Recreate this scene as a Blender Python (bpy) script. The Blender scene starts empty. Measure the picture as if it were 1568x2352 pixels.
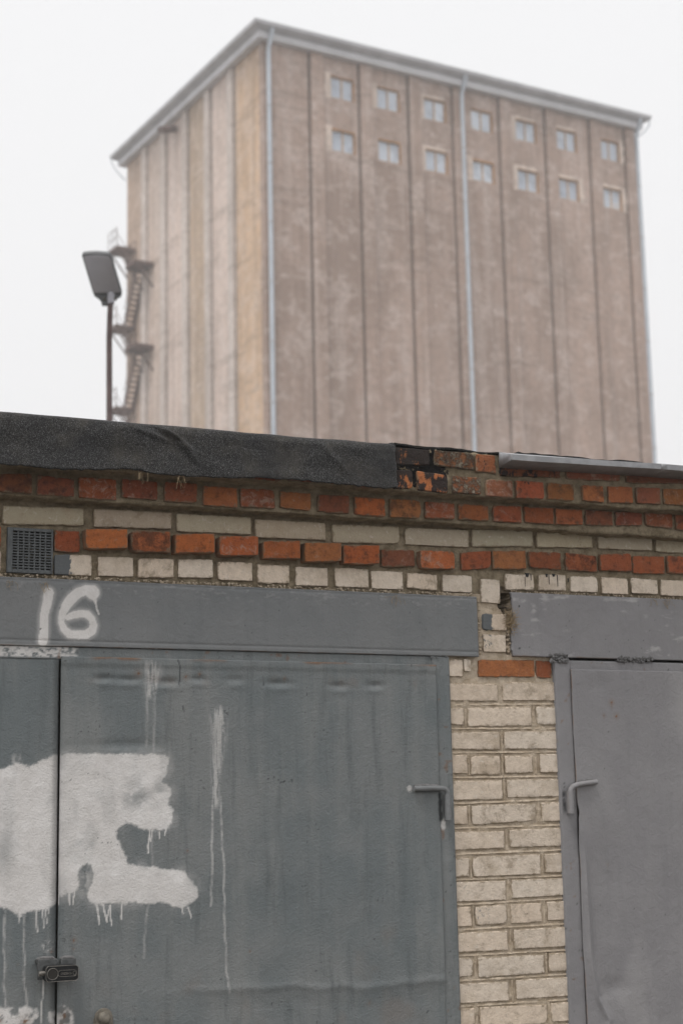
import bpy, bmesh, math, random
import numpy as np
from mathutils import Vector, Matrix, noise

# ------------------------------------------------------------------ camera, sky, sun, exposure
scene = bpy.context.scene
cam_data = bpy.data.cameras.new("camera")
cam = bpy.data.objects.new("camera", cam_data)
scene.collection.objects.link(cam)
scene.camera = cam
CAM = Vector((0.0, -4.75, 1.6))
AX_R = Vector((0.90870104, -0.41694271, -0.0205233))
AX_U = Vector((-0.05875567, -0.17641923, 0.98255994))
AX_F = Vector((0.41329191, 0.89164737, 0.18481008))
cam.matrix_world = Matrix(((AX_R.x, AX_U.x, -AX_F.x, CAM.x), (AX_R.y, AX_U.y, -AX_F.y, CAM.y),
                           (AX_R.z, AX_U.z, -AX_F.z, CAM.z), (0, 0, 0, 1)))
cam_data.sensor_fit = 'VERTICAL'
cam_data.sensor_height = 36.0
cam_data.sensor_width = 24.0
cam_data.lens = 57.385
cam_data.clip_end = 3000
cam_data.dof.use_dof = True
cam_data.dof.focus_distance = 5.15
cam_data.dof.aperture_fstop = 3.8

SUN_EL, SUN_AZ = math.radians(66), math.radians(236)      # azimuth clockwise from +y: from the left, behind the camera
world = bpy.data.worlds.new("World")
scene.world = world
world.use_nodes = True
wn = world.node_tree
wn.nodes.clear()
sky = wn.nodes.new('ShaderNodeTexSky'); sky.sky_type = 'NISHITA'; sky.sun_disc = False
sky.sun_elevation = SUN_EL; sky.sun_rotation = SUN_AZ
sky.air_density = 2.0; sky.dust_density = 6.0; sky.ozone_density = 1.0
hsv = wn.nodes.new('ShaderNodeHueSaturation'); hsv.inputs['Saturation'].default_value = 0.12
wmix = wn.nodes.new('ShaderNodeMix'); wmix.data_type = 'RGBA'
wmix.inputs[0].default_value = 0.93                         # the even cloud layer over the clear-sky model
wmix.inputs[7].default_value = (7.6, 7.6, 7.7, 1)
bg = wn.nodes.new('ShaderNodeBackground'); bg.inputs['Strength'].default_value = 0.1
wout = wn.nodes.new('ShaderNodeOutputWorld')
wn.links.new(sky.outputs[0], hsv.inputs['Color']); wn.links.new(hsv.outputs[0], wmix.inputs[6])
wn.links.new(wmix.outputs[2], bg.inputs['Color']); wn.links.new(bg.outputs[0], wout.inputs[0])

sun_data = bpy.data.lights.new("sun", 'SUN')
sun_data.energy = 1.5; sun_data.angle = math.radians(20); sun_data.color = (1.0, 0.965, 0.92)
sun = bpy.data.objects.new("sun", sun_data); scene.collection.objects.link(sun)
sdir = Vector((math.sin(SUN_AZ) * math.cos(SUN_EL), math.cos(SUN_AZ) * math.cos(SUN_EL), math.sin(SUN_EL)))
sun.rotation_euler = sdir.to_track_quat('Z', 'Y').to_euler()
sun.location = (-8, -10, 20)

scene.view_settings.view_transform = 'Standard'
scene.view_settings.look = 'None'
scene.view_settings.exposure = 0.38
scene.view_settings.gamma = 1.0
scene.view_settings.use_curve_mapping = False
scene.render.engine = 'CYCLES'
scene.cycles.use_denoising = True
scene.cycles.max_bounces = 6
scene.cycles.diffuse_bounces = 4
scene.cycles.volume_bounces = 4

# ------------------------------------------------------------------ helpers
COL = scene.collection
rng = random.Random(7)


def link(name, me, mats=None, parent=None):
    o = bpy.data.objects.new(name, me)
    COL.objects.link(o)
    if mats is not None and me is not None:
        for m in (mats if isinstance(mats, (list, tuple)) else [mats]):
            me.materials.append(m)
    if parent is not None:
        o.parent = parent
    return o


def empty(name, loc=(0, 0, 0)):
    o = bpy.data.objects.new(name, None)
    COL.objects.link(o)
    o.location = loc
    o.empty_display_size = 0.2
    return o


def tag(o, label=None, cat=None, group=None, kind=None):
    if label: o['label'] = label
    if cat: o['category'] = cat
    if group: o['group'] = group
    if kind: o['kind'] = kind
    return o


class MB:
    """collects boxes, tubes, lofts into one mesh"""
    def __init__(self): self.v, self.f = [], []
    def add(self, vs, fs):
        b = len(self.v)
        self.v += [tuple(p) for p in vs]
        self.f += [tuple(b + i for i in f) for f in fs]
        return self
    def box(self, x0, x1, y0, y1, z0, z1):
        vs = [(x, y, z) for z in (z0, z1) for y in (y0, y1) for x in (x0, x1)]
        return self.add(vs, [(0, 2, 3, 1), (4, 5, 7, 6), (0, 1, 5, 4), (2, 6, 7, 3), (0, 4, 6, 2), (1, 3, 7, 5)])
    def hexa(self, p):   # 8 points: bottom 4 (ccw) then top 4
        return self.add(p, [(3, 2, 1, 0), (4, 5, 6, 7), (0, 1, 5, 4), (1, 2, 6, 5), (2, 3, 7, 6), (3, 0, 4, 7)])
    def tube(self, pts, rad, n=10, cap=True):
        pts = [Vector(p) for p in pts]
        rr = rad if isinstance(rad, (list, tuple)) else [rad] * len(pts)
        rings = []
        up = None
        for i, p in enumerate(pts):
            a = pts[max(i - 1, 0)]; b = pts[min(i + 1, len(pts) - 1)]
            t = (b - a).normalized()
            if up is None:
                up = Vector((0, 0, 1)) if abs(t.z) < 0.9 else Vector((1, 0, 0))
            s = t.cross(up)
            if s.length < 1e-4: s = t.cross(Vector((0, 1, 0)))
            s.normalize(); w = s.cross(t).normalized(); up = w
            rings.append([p + (s * math.cos(2 * math.pi * k / n) + w * math.sin(2 * math.pi * k / n)) * rr[i] for k in range(n)])
        vs = [q for r in rings for q in r]
        fs = []
        for i in range(len(pts) - 1):
            for k in range(n):
                a = i * n + k; b = i * n + (k + 1) % n
                fs.append((a, b, b + n, a + n))
        if cap:
            fs.append(tuple(reversed(range(n)))); fs.append(tuple((len(pts) - 1) * n + k for k in range(n)))
        return self.add(vs, fs)
    def mesh(self, name='m', smooth=False, angle=None):
        me = bpy.data.meshes.new(name)
        me.from_pydata(self.v, [], self.f)
        me.update()
        bm = bmesh.new(); bm.from_mesh(me)
        bmesh.ops.recalc_face_normals(bm, faces=bm.faces)
        bm.to_mesh(me); bm.free()
        if smooth:
            for p in me.polygons: p.use_smooth = True
            if angle: me.set_sharp_from_angle(angle=math.radians(angle))
        return me
    def build(self, name, mats=None, parent=None, smooth=False, angle=40, bevel=0.0):
        o = link(name, self.mesh(name, smooth or bevel > 0, angle), mats, parent)
        if bevel > 0:
            m = o.modifiers.new('bevel', 'BEVEL'); m.width = bevel; m.segments = 2; m.limit_method = 'ANGLE'
            m.angle_limit = math.radians(40)
        return o


# numpy value noise ---------------------------------------------------
def _hash(ix, iy, seed):
    h = (ix.astype(np.int64) * 374761393 + iy.astype(np.int64) * 668265263 + seed * 1442695041) & 0xffffffff
    h = ((h ^ (h >> 13)) * 1274126177) & 0xffffffff
    return ((h ^ (h >> 16)) & 0xffffff) / float(0xffffff)


def vn(x, y, seed=0):
    x = np.asarray(x, float); y = np.asarray(y, float)
    ix = np.floor(x); iy = np.floor(y); fx = x - ix; fy = y - iy
    fx = fx * fx * (3 - 2 * fx); fy = fy * fy * (3 - 2 * fy)
    a = _hash(ix, iy, seed); b = _hash(ix + 1, iy, seed); c = _hash(ix, iy + 1, seed); d = _hash(ix + 1, iy + 1, seed)
    return (a * (1 - fx) + b * fx) * (1 - fy) + (c * (1 - fx) + d * fx) * fy


def fbm(x, y, seed=0, o=3):
    s = 0; a = 0.5
    for i in range(o):
        s = s + a * vn(x * 2 ** i, y * 2 ** i, seed + 17 * i); a *= 0.5
    return s / (1 - 0.5 ** o)


def sst(e0, e1, x):
    t = np.clip((x - e0) / (e1 - e0), 0, 1)
    return t * t * (3 - 2 * t)


def grid_mesh(name, us, zs, yf, marks=None):
    """a sheet over u (x) and z, y from yf(U,Z); facing -y"""
    U, Z = np.meshgrid(us, zs)
    res = yf(U, Z)
    if isinstance(res, tuple): U2, Y, Z2 = res
    else: U2, Y, Z2 = U, res, Z
    nx, nz = len(us), len(zs)
    co = np.stack([U2, Y, Z2], -1).reshape(-1, 3).astype(np.float32)
    idx = np.arange(nx * nz).reshape(nz, nx)
    q = np.stack([idx[:-1, :-1], idx[:-1, 1:], idx[1:, 1:], idx[1:, :-1]], -1).reshape(-1, 4)
    me = bpy.data.meshes.new(name)
    me.vertices.add(len(co)); me.vertices.foreach_set('co', co.ravel())
    me.loops.add(q.size); me.loops.foreach_set('vertex_index', q.ravel().astype(np.int32))
    me.polygons.add(len(q)); me.polygons.foreach_set('loop_start', np.arange(0, q.size, 4, dtype=np.int32))
    me.polygons.foreach_set('use_smooth', np.ones(len(q), dtype=bool))
    if marks is not None:
        col = np.zeros((nz, nx, 4), np.float32); col[..., 3] = 1
        for i, a in enumerate(marks(U, Z)): col[..., i] = np.clip(a, 0, 1)
        at = me.attributes.new('marks', 'FLOAT_COLOR', 'POINT')
        at.data.foreach_set('color', col.reshape(-1))
    me.update(); me.validate()
    return me


# node helpers ---------------------------------------------------------
class NT:
    def __init__(self, name):
        self.m = bpy.data.materials.new(name); self.m.use_nodes = True
        self.t = self.m.node_tree
        self.b = self.t.nodes['Principled BSDF']
        self.pos = None
    def n(self, typ, **kw):
        nd = self.t.nodes.new(typ)
        for k, v in kw.items(): setattr(nd, k, v)
        return nd
    def set(self, sock, v):
        if hasattr(v, 'is_output') or isinstance(v, bpy.types.NodeSocket): self.t.links.new(v, sock)
        elif isinstance(v, (tuple, list)): sock.default_value = (*v, 1) if len(v) == 3 and sock.type == 'RGBA' else v
        else: sock.default_value = v
    def P(self):
        if self.pos is None: self.pos = self.n('ShaderNodeNewGeometry').outputs['Position']
        return self.pos
    def scale(self, v, s):
        nd = self.n('ShaderNodeVectorMath', operation='MULTIPLY'); self.set(nd.inputs[0], v); nd.inputs[1].default_value = s
        return nd.outputs[0]
    def noise(self, scale, detail=3, rough=0.55, vec=None, dist=0.0):
        nd = self.n('ShaderNodeTexNoise'); nd.inputs['Scale'].default_value = scale; nd.inputs['Detail'].default_value = detail
        nd.inputs['Roughness'].default_value = rough; nd.inputs['Distortion'].default_value = dist
        self.set(nd.inputs['Vector'], vec if vec is not None else self.P())
        return nd.outputs[0]
    def voro(self, scale, vec=None, feature='F1', out='Distance'):
        nd = self.n('ShaderNodeTexVoronoi', feature=feature); nd.inputs['Scale'].default_value = scale
        self.set(nd.inputs['Vector'], vec if vec is not None else self.P())
        return nd.outputs[out]
    def ramp(self, v, a, b, lo=0.0, hi=1.0):
        nd = self.n('ShaderNodeMapRange', interpolation_type='SMOOTHSTEP'); self.set(nd.inputs[0], v)
        nd.inputs[1].default_value = a; nd.inputs[2].default_value = b; nd.inputs[3].default_value = lo; nd.inputs[4].default_value = hi
        return nd.outputs[0]
    def math(self, op, a, b=0.0, clamp=False):
        nd = self.n('ShaderNodeMath', operation=op, use_clamp=clamp); self.set(nd.inputs[0], a); self.set(nd.inputs[1], b)
        return nd.outputs[0]
    def mix(self, f, a, b, blend='MIX'):
        nd = self.n('ShaderNodeMix', data_type='RGBA', blend_type=blend); self.set(nd.inputs[0], f); self.set(nd.inputs[6], a); self.set(nd.inputs[7], b)
        return nd.outputs[2]
    def attr(self, name, out='Color'):
        nd = self.n('ShaderNodeAttribute', attribute_name=name); return nd.outputs[out]
    def sep(self, c):
        nd = self.n('ShaderNodeSeparateColor'); self.set(nd.inputs[0], c); return nd.outputs
    def obj(self, out='Color'):
        return self.n('ShaderNodeObjectInfo').outputs[out]
    def bump(self, h, strength=0.3, dist=0.002, normal=None):
        nd = self.n('ShaderNodeBump'); nd.inputs['Strength'].default_value = strength; nd.inputs['Distance'].default_value = dist
        self.set(nd.inputs['Height'], h)
        if normal is not None: self.set(nd.inputs['Normal'], normal)
        return nd.outputs[0]
    def out(self, color=None, rough=None, normal=None, metal=None, spec=None):
        b = self.b
        if color is not None: self.set(b.inputs['Base Color'], color)
        if rough is not None: self.set(b.inputs['Roughness'], rough)
        if normal is not None: self.set(b.inputs['Normal'], normal)
        if metal is not None: self.set(b.inputs['Metallic'], metal)
        if spec is not None: self.set(b.inputs['Specular IOR Level'], spec)
        return self.m

# ------------------------------------------------------------------ surveyed bricks: left, right, top l/r, bottom l/r in mm
R1 = [[1061, 1167, 2623, 2630, 2567, 2565], [1179, 1295, 2627, 2621, 2564, 2565], [1306, 1426, 2631, 2630, 2563, 2562], [1440, 1556, 2634, 2631, 2574, 2570], [1576, 1685, 2634, 2635, 2569, 2571], [1702, 1818, 2629, 2631, 2564, 2564], [1826, 1945, 2629, 2632, 2568, 2568], [1960, 2070, 2629, 2629, 2573, 2567], [2091, 2205, 2627, 2630, 2568, 2567], [2221, 2333, 2627, 2629, 2566, 2564], [2347, 2464, 2629, 2630, 2565, 2566], [2477, 2591, 2629, 2629, 2569, 2572], [2603, 2721, 2629, 2628, 2572, 2573], [2736, 2849, 2631, 2634, 2574, 2573], [2858, 2976, 2633, 2636, 2576, 2575], [2981, 3094, 2635, 2637, 2576, 2580], [3104, 3217, 2638, 2639, 2582, 2584], [3227, 3342, 2638, 2643, 2586, 2592], [3352, 3470, 2644, 2646, 2592, 2588]]
W1 = [[1091, 1342, 2539, 2547, 2480, 2489], [1369, 1621, 2548, 2550, 2487, 2494], [1634, 1887, 2548, 2550, 2487, 2491], [1897, 2145, 2546, 2547, 2483, 2486], [2166, 2413, 2544, 2550, 2480, 2488], [2430, 2673, 2548, 2552, 2487, 2489], [2683, 2926, 2556, 2566, 2493, 2506], [2938, 3169, 2565, 2567, 2504, 2512], [3188, 3420, 2566, 2568, 2511, 2515]]
R0 = [[1248, 1329, 2473, 2475, 2405, 2406], [1336, 1471, 2477, 2485, 2413, 2421], [1480, 1609, 2480, 2485, 2413, 2417], [1621, 1752, 2477, 2485, 2414, 2422], [1765, 1899, 2478, 2485, 2413, 2421], [1914, 2045, 2471, 2479, 2412, 2417], [2056, 2188, 2472, 2479, 2407, 2416], [2192, 2325, 2471, 2478, 2407, 2414], [2339, 2466, 2469, 2473, 2408, 2414], [2474, 2607, 2469, 2474, 2406, 2410], [2636, 2756, 2474, 2485, 2409, 2423], [2759, 2892, 2485, 2492, 2419, 2425], [2902, 3034, 2490, 2493, 2431, 2429], [3049, 3179, 2494, 2488, 2429, 2427], [3191, 3325, 2495, 2504, 2432, 2436], [3327, 3467, 2495, 2500, 2430, 2434]]
W0 = [[1249, 1369, 2401, 2404, 2336, 2336], [1383, 1500, 2401, 2403, 2336, 2338], [1510, 1630, 2402, 2405, 2338, 2342], [1639, 1758, 2404, 2409, 2343, 2346], [1769, 1890, 2403, 2405, 2340, 2342], [1903, 2017, 2401, 2402, 2336, 2338], [2034, 2151, 2398, 2401, 2333, 2336], [2172, 2297, 2403, 2403, 2335, 2336], [2302, 2422, 2397, 2399, 2335, 2335], [2432, 2550, 2397, 2396, 2342, 2336], [2565, 2681, 2397, 2396, 2335, 2335], [2806, 2924, 2410, 2411, 2350, 2354], [2938, 3053, 2413, 2416, 2354, 2355], [3065, 3182, 2414, 2416, 2353, 2354], [3194, 3308, 2416, 2415, 2352, 2353], [3318, 3434, 2417, 2414, 2359, 2359], [3444, 3559, 2416, 2417, 2356, 2354]]
R3 = [[2333, 2471, 2791, 2795, 2726, 2733], [2485, 2638, 2794, 2796, 2736, 2729], [2642, 2720, 2791, 2791, 2726, 2723], [2732, 2973, 2787, 2797, 2717, 2726], [2992, 3216, 2796, 2804, 2723, 2732], [3236, 3499, 2803, 2814, 2727, 2740]]
R2 = [[2334, 2406, 2711, 2715, 2647, 2652], [2421, 2535, 2714, 2708, 2648, 2645], [2552, 2660, 2708, 2707, 2648, 2648], [2677, 2783, 2706, 2705, 2644, 2645], [2794, 2905, 2709, 2711, 2646, 2647], [2916, 3024, 2710, 2711, 2650, 2649], [3055, 3144, 2711, 2712, 2652, 2652], [3159, 3265, 2713, 2717, 2652, 2656], [3278, 3381, 2717, 2721, 2658, 2660], [3391, 3493, 2720, 2725, 2660, 2662]]
PT = [[2709, 2787, 2388, 2387, 2304, 2301], [2711, 2808, 2270, 2270, 2210, 2210], [2710, 2802, 2201, 2200, 2137, 2138], [2690, 2910, 2114, 2117, 2054, 2057], [2913, 2977, 2116, 2116, 2054, 2054], [2573, 2634, 2116, 2114, 2052, 2052], [2634, 2665, 2116, 2115, 2070, 2071]]
PI = [[2576, 2765, 2034, 2035, 1972, 1974], [2780, 2979, 2039, 2044, 1977, 1979], [2575, 2632, 1954, 1955, 1897, 1894], [2643, 2891, 1955, 1960, 1889, 1893], [2907, 2980, 1960, 1962, 1898, 1897], [2576, 2765, 1874, 1877, 1815, 1813], [2779, 2981, 1877, 1879, 1816, 1816], [2576, 2639, 1800, 1799, 1738, 1736], [2649, 2764, 1797, 1797, 1733, 1732], [2778, 2887, 1797, 1797, 1736, 1738], [2913, 2979, 1801, 1802, 1738, 1737], [2576, 2767, 1716, 1717, 1651, 1652], [2782, 2977, 1718, 1719, 1656, 1659], [2575, 2633, 1634, 1634, 1574, 1573], [2646, 2893, 1636, 1639, 1570, 1580], [2911, 2977, 1641, 1645, 1576, 1576], [2576, 2768, 1554, 1552, 1491, 1494], [2785, 2984, 1555, 1558, 1495, 1495], [2575, 2633, 1471, 1470, 1408, 1407], [2643, 2901, 1473, 1473, 1405, 1406], [2916, 2983, 1473, 1476, 1409, 1409], [2575, 2766, 1394, 1393, 1329, 1327], [2785, 2984, 1394, 1393, 1332, 1335], [2574, 2635, 1315, 1315, 1251, 1250], [2647, 2766, 1315, 1316, 1252, 1252], [2779, 2898, 1316, 1317, 1252, 1253], [2917, 2984, 1318, 1319, 1255, 1256], [2574, 2766, 1236, 1233, 1171, 1169], [2786, 2979, 1236, 1235, 1171, 1169], [2574, 2634, 1156, 1157, 1094, 1095], [2650, 2900, 1155, 1152, 1088, 1089], [2915, 2983, 1154, 1153, 1093, 1092], [2573, 2763, 1078, 1074, 1014, 1011], [2787, 2977, 1077, 1075, 1014, 1011], [2573, 2634, 1001, 1001, 942, 941], [2650, 2902, 1001, 994, 939, 931], [2916, 2987, 996, 996, 934, 933]]
POLY_A = [(1.232, 1.803), (1.35, 1.805), (1.483, 1.803), (1.579, 1.802), (1.603, 1.793), (1.605, 1.76), (1.592, 1.734), (1.581, 1.719), (1.599, 1.711), (1.614, 1.695), (1.609, 1.67), (1.603, 1.653), (1.617, 1.64), (1.62, 1.618), (1.613, 1.599), (1.599, 1.583), (1.572, 1.577), (1.545, 1.58), (1.524, 1.578), (1.5, 1.591), (1.484, 1.598), (1.471, 1.604), (1.463, 1.594), (1.444, 1.583), (1.441, 1.562), (1.451, 1.539), (1.464, 1.52), (1.474, 1.504), (1.479, 1.482), (1.511, 1.477), (1.551, 1.474), (1.599, 1.462), (1.64, 1.459), (1.653, 1.458), (1.666, 1.442), (1.682, 1.424), (1.694, 1.403), (1.693, 1.38), (1.678, 1.364), (1.66, 1.355), (1.644, 1.344), (1.626, 1.355), (1.599, 1.364), (1.565, 1.368), (1.531, 1.365), (1.498, 1.371), (1.465, 1.367), (1.435, 1.37), (1.406, 1.369), (1.382, 1.367), (1.364, 1.378), (1.357, 1.393), (1.36, 1.418), (1.37, 1.439), (1.375, 1.46), (1.368, 1.479), (1.353, 1.486), (1.34, 1.48), (1.331, 1.468), (1.33, 1.443), (1.332, 1.425), (1.322, 1.41), (1.308, 1.403), (1.295, 1.4), (1.282, 1.393), (1.238, 1.397)]
POLY_B = [(0.924, 1.734), (0.972, 1.761), (1.097, 1.764), (1.129, 1.77), (1.145, 1.782), (1.163, 1.775), (1.181, 1.767), (1.197, 1.775), (1.222, 1.785), (1.24, 1.797), (1.257, 1.801), (1.29, 1.801), (1.294, 1.38), (1.266, 1.379), (1.253, 1.369), (1.241, 1.362), (1.224, 1.361), (1.208, 1.361), (1.192, 1.36), (1.174, 1.353), (1.161, 1.346), (1.145, 1.357), (1.129, 1.367), (1.104, 1.375), (0.981, 1.377), (0.932, 1.408)]
POLY_C = [(0.868, 1.112), (1.109, 1.097), (1.184, 1.094), (1.212, 1.087), (1.216, 1.066), (1.197, 1.047), (1.182, 1.024), (1.16, 1.022), (1.136, 0.995), (0.87, 1.014)]
POLY_D = [(1.249, 1.076), (1.265, 1.083), (1.285, 1.082), (1.285, 1.031), (1.265, 1.035), (1.25, 1.052)]
POLY_E = [(1.241, 1.094), (1.292, 1.09), (1.315, 1.079), (1.32, 1.055), (1.312, 0.984), (1.243, 0.989)]
DRIPS_A = [(1.386, 1.367, 1.392, 1.314, 0.0021), (1.403, 1.369, 1.414, 1.319, 0.0021), (1.423, 1.366, 1.415, 1.319, 0.00175), (1.424, 1.366, 1.428, 1.31, 0.0021), (1.46, 1.367, 1.458, 1.325, 0.00175), (1.545, 1.583, 1.539, 1.512, 0.0021), (1.554, 1.581, 1.549, 1.547, 0.00175), (1.574, 1.581, 1.576, 1.555, 0.0021), (1.596, 1.587, 1.592, 1.564, 0.00175), (1.665, 1.35, 1.675, 1.32, 0.00175), (1.646, 1.35, 1.648, 1.332, 0.0014), (1.301, 1.405, 1.303, 1.373, 0.0021), (1.316, 1.409, 1.313, 1.373, 0.00175), (1.269, 1.399, 1.268, 1.372, 0.00175)]
DRIPS_B = [(1.208, 1.364, 1.212, 1.3, 0.0021), (1.227, 1.365, 1.231, 1.309, 0.00175), (1.237, 1.367, 1.239, 1.323, 0.00175), (1.16, 1.351, 1.161, 1.329, 0.00175), (1.246, 1.372, 1.247, 1.348, 0.0014), (1.233, 1.191, 1.23, 1.119, 0.0014), (1.23, 1.119, 1.225, 1.048, 0.0014)]
RUST_A = [(1.507, 2.044, 0.0045, 1, 0.0), (1.659, 2.036, 0.0037, 0.8, 0.013), (1.704, 2.046, 0.003, 0.8, 0.01), (1.986, 2.037, 0.003, 0.7, 0.008), (1.663, 1.515, 0.0019, 0.9, 0.0), (1.318, 1.272, 0.003, 0.9, 0.008), (1.316, 1.248, 0.0023, 0.6, 0.004), (2.255, 1.038, 0.0045, 0.4, 0.008), (1.86, 1.214, 0.0019, 0.8, 0.004), (1.292, 1.063, 0.0075, 0.8, 0.0), (1.283, 1.034, 0.0105, 0.9, 0.008)]
RUST_B = [(1.182, 1.056, 0.006, 0.9, 0.003), (1.157, 1.213, 0.0015, 0.7, 0.003), (1.255, 1.244, 0.0023, 0.8, 0.005), (1.11, 1.061, 0.0037, 0.9, 0.007), (1.264, 1.009, 0.0045, 0.8, 0.003)]
RUST_R = [(3.201, 1.975, 0.0028, 1, 0.02), (3.168, 1.93, 0.002, 0.8, 0.013), (3.218, 1.928, 0.0028, 1, 0.014), (3.156, 1.432, 0.0016, 0.4, 0.018)]
BLACK_A = [(1.634, 2.086, 1.64, 2.062, 0.0014), (1.64, 2.062, 1.638, 2.013, 0.0016099999999999999), (1.913, 2.044, 1.914, 2.014, 0.00091), (1.648, 1.947, 1.651, 1.931, 0.00126)]
ONE = [(1.2307, 2.2793, 0.0164), (1.2285, 2.2564, 0.0148), (1.2192, 2.2154, 0.0133), (1.2179, 2.191, 0.0133), (1.219, 2.1667, 0.0138), (1.2162, 2.1376, 0.0148), (1.2154, 2.1335, 0.0144)]
SIX = [(1.3649, 2.2861, 0.0227), (1.3463, 2.2923, 0.0159), (1.3212, 2.2828, 0.0164), (1.2997, 2.2639, 0.0164), (1.2833, 2.2404, 0.0148), (1.272, 2.2139, 0.0117), (1.2706, 2.1926, 0.0102), (1.2791, 2.1717, 0.0117), (1.2975, 2.1568, 0.0133), (1.3224, 2.1559, 0.0133), (1.3474, 2.1582, 0.0141), (1.3641, 2.1693, 0.0141), (1.3704, 2.1875, 0.0117), (1.3638, 2.2054, 0.0117), (1.3503, 2.2181, 0.0125), (1.3302, 2.2207, 0.0117), (1.3102, 2.2159, 0.0117), (1.2903, 2.2079, 0.0094)]
SD1 = [(1.3693, 2.2648, 0.0047), (1.3739, 2.2534, 0.0028)]
SD2 = [(1.376, 2.2651, 0.0034), (1.3779, 2.2387, 0.0022), (1.3856, 2.2209, 0.0022)]
STREAK1 = [[(1.765, 1.94), (1.765, 1.845), (1.755, 1.74), (1.754, 1.648)], [(1.744, 1.648), (1.74, 1.455), (1.737, 1.353)], [(1.769, 1.674), (1.778, 1.454), (1.783, 1.199), (1.792, 1.098)]]
STREAK2 = [[(1.554, 2.073), (1.554, 2.027), (1.544, 1.975)], [(1.535, 1.975), (1.531, 1.716)], [(1.558, 1.975), (1.551, 1.461), (1.525, 1.213)]]
STREAK3 = [[(1.145, 1.797), (1.143, 1.751), (1.142, 1.683)], [(1.119, 1.377), (1.117, 1.233), (1.124, 1.078)], [(1.175, 1.357), (1.175, 1.194), (1.187, 1.074)]]

# ------------------------------------------------------------------ materials
def m_red_brick(lichen=False):
    t = NT('lichened_brick' if lichen else 'red_brick')
    oi = t.n('ShaderNodeObjectInfo')
    base = oi.outputs['Color']
    P = t.P()
    v = t.noise(38, 5, .65)
    c = t.mix(t.ramp(v, .35, .75, 0, .55), base, t.mix(.6, base, (.11, .045, .03)))
    c = t.mix(t.ramp(t.noise(14, 3), .5, .78, 0, .35), c, t.mix(.5, c, (.55, .2, .08)))
    # pale bloom and grime
    c = t.mix(t.ramp(t.noise(55, 6, .7, dist=.6), .57, .74, 0, .42), c, (.36, .25, .2))
    c = t.mix(t.ramp(t.noise(24, 5, .7), .52, .74, 0, .75), c, (.045, .028, .022))
    c = t.mix(t.ramp(t.noise(130, 4, .7), .5, .72, 0, .55), c, t.mix(.7, c, (.03, .018, .012)))
    rd = oi.outputs['Random']
    c = t.mix(t.ramp(t.math('ADD', t.noise(19, 5, .75), t.math('MULTIPLY', rd, .28)), .68, .88, 0, .6), c, (.035, .024, .02))
    c = t.mix(t.ramp(t.math('SUBTRACT', t.noise(33, 6, .78, dist=.7), t.math('MULTIPLY', rd, .25)), .47, .62, 0, .5), c, (.42, .33, .27))
    # pits
    pit = t.ramp(t.math('ADD', t.voro(170), t.math('MULTIPLY', t.noise(60, 2), .55)), .27, .36, 1, 0)
    c = t.mix(t.math('MULTIPLY', pit, .85), c, (.022, .012, .01))
    # mortar smeared over the edges
    e = t.attr('edge', 'Fac')
    sm = t.ramp(t.math('ADD', t.math('MULTIPLY', e, .45), t.noise(48, 5, .7)), .74, .92, 0, .75)
    c = t.mix(sm, c, (.2, .155, .105))
    if lichen:
        li = t.ramp(t.noise(45, 6, .78), .44, .60, .05, .95)
        c = t.mix(li, t.mix(.2, c, (.06, .04, .03)), t.mix(t.ramp(t.noise(190, 4, .7), .35, .65), (.085, .07, .05), (.34, .305, .24)))
    tar = t.math('SUBTRACT', 1.0, oi.outputs['Alpha'])
    tn = t.noise(30, 6, .72, vec=t.scale(P, (1, 1, .55)))
    tm = t.ramp(t.math('ADD', t.math('MULTIPLY', tar, .52), tn), .78, .84)
    tm = t.math('MULTIPLY', tm, t.ramp(tar, 0.05, .2))
    c = t.mix(t.math('MULTIPLY', tm, .96), c, (.016, .015, .015))
    h = t.math('ADD', t.math('MULTIPLY', t.noise(70, 6, .7), 1.0), t.math('MULTIPLY', pit, -.8))
    if lichen: h = t.math('ADD', h, t.math('MULTIPLY', li, 1.6))
    nrm = t.bump(h, .9, .006)
    return t.out(c, t.math('SUBTRACT', .92, t.math('MULTIPLY', tm, .4)), nrm, spec=.2)


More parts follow.
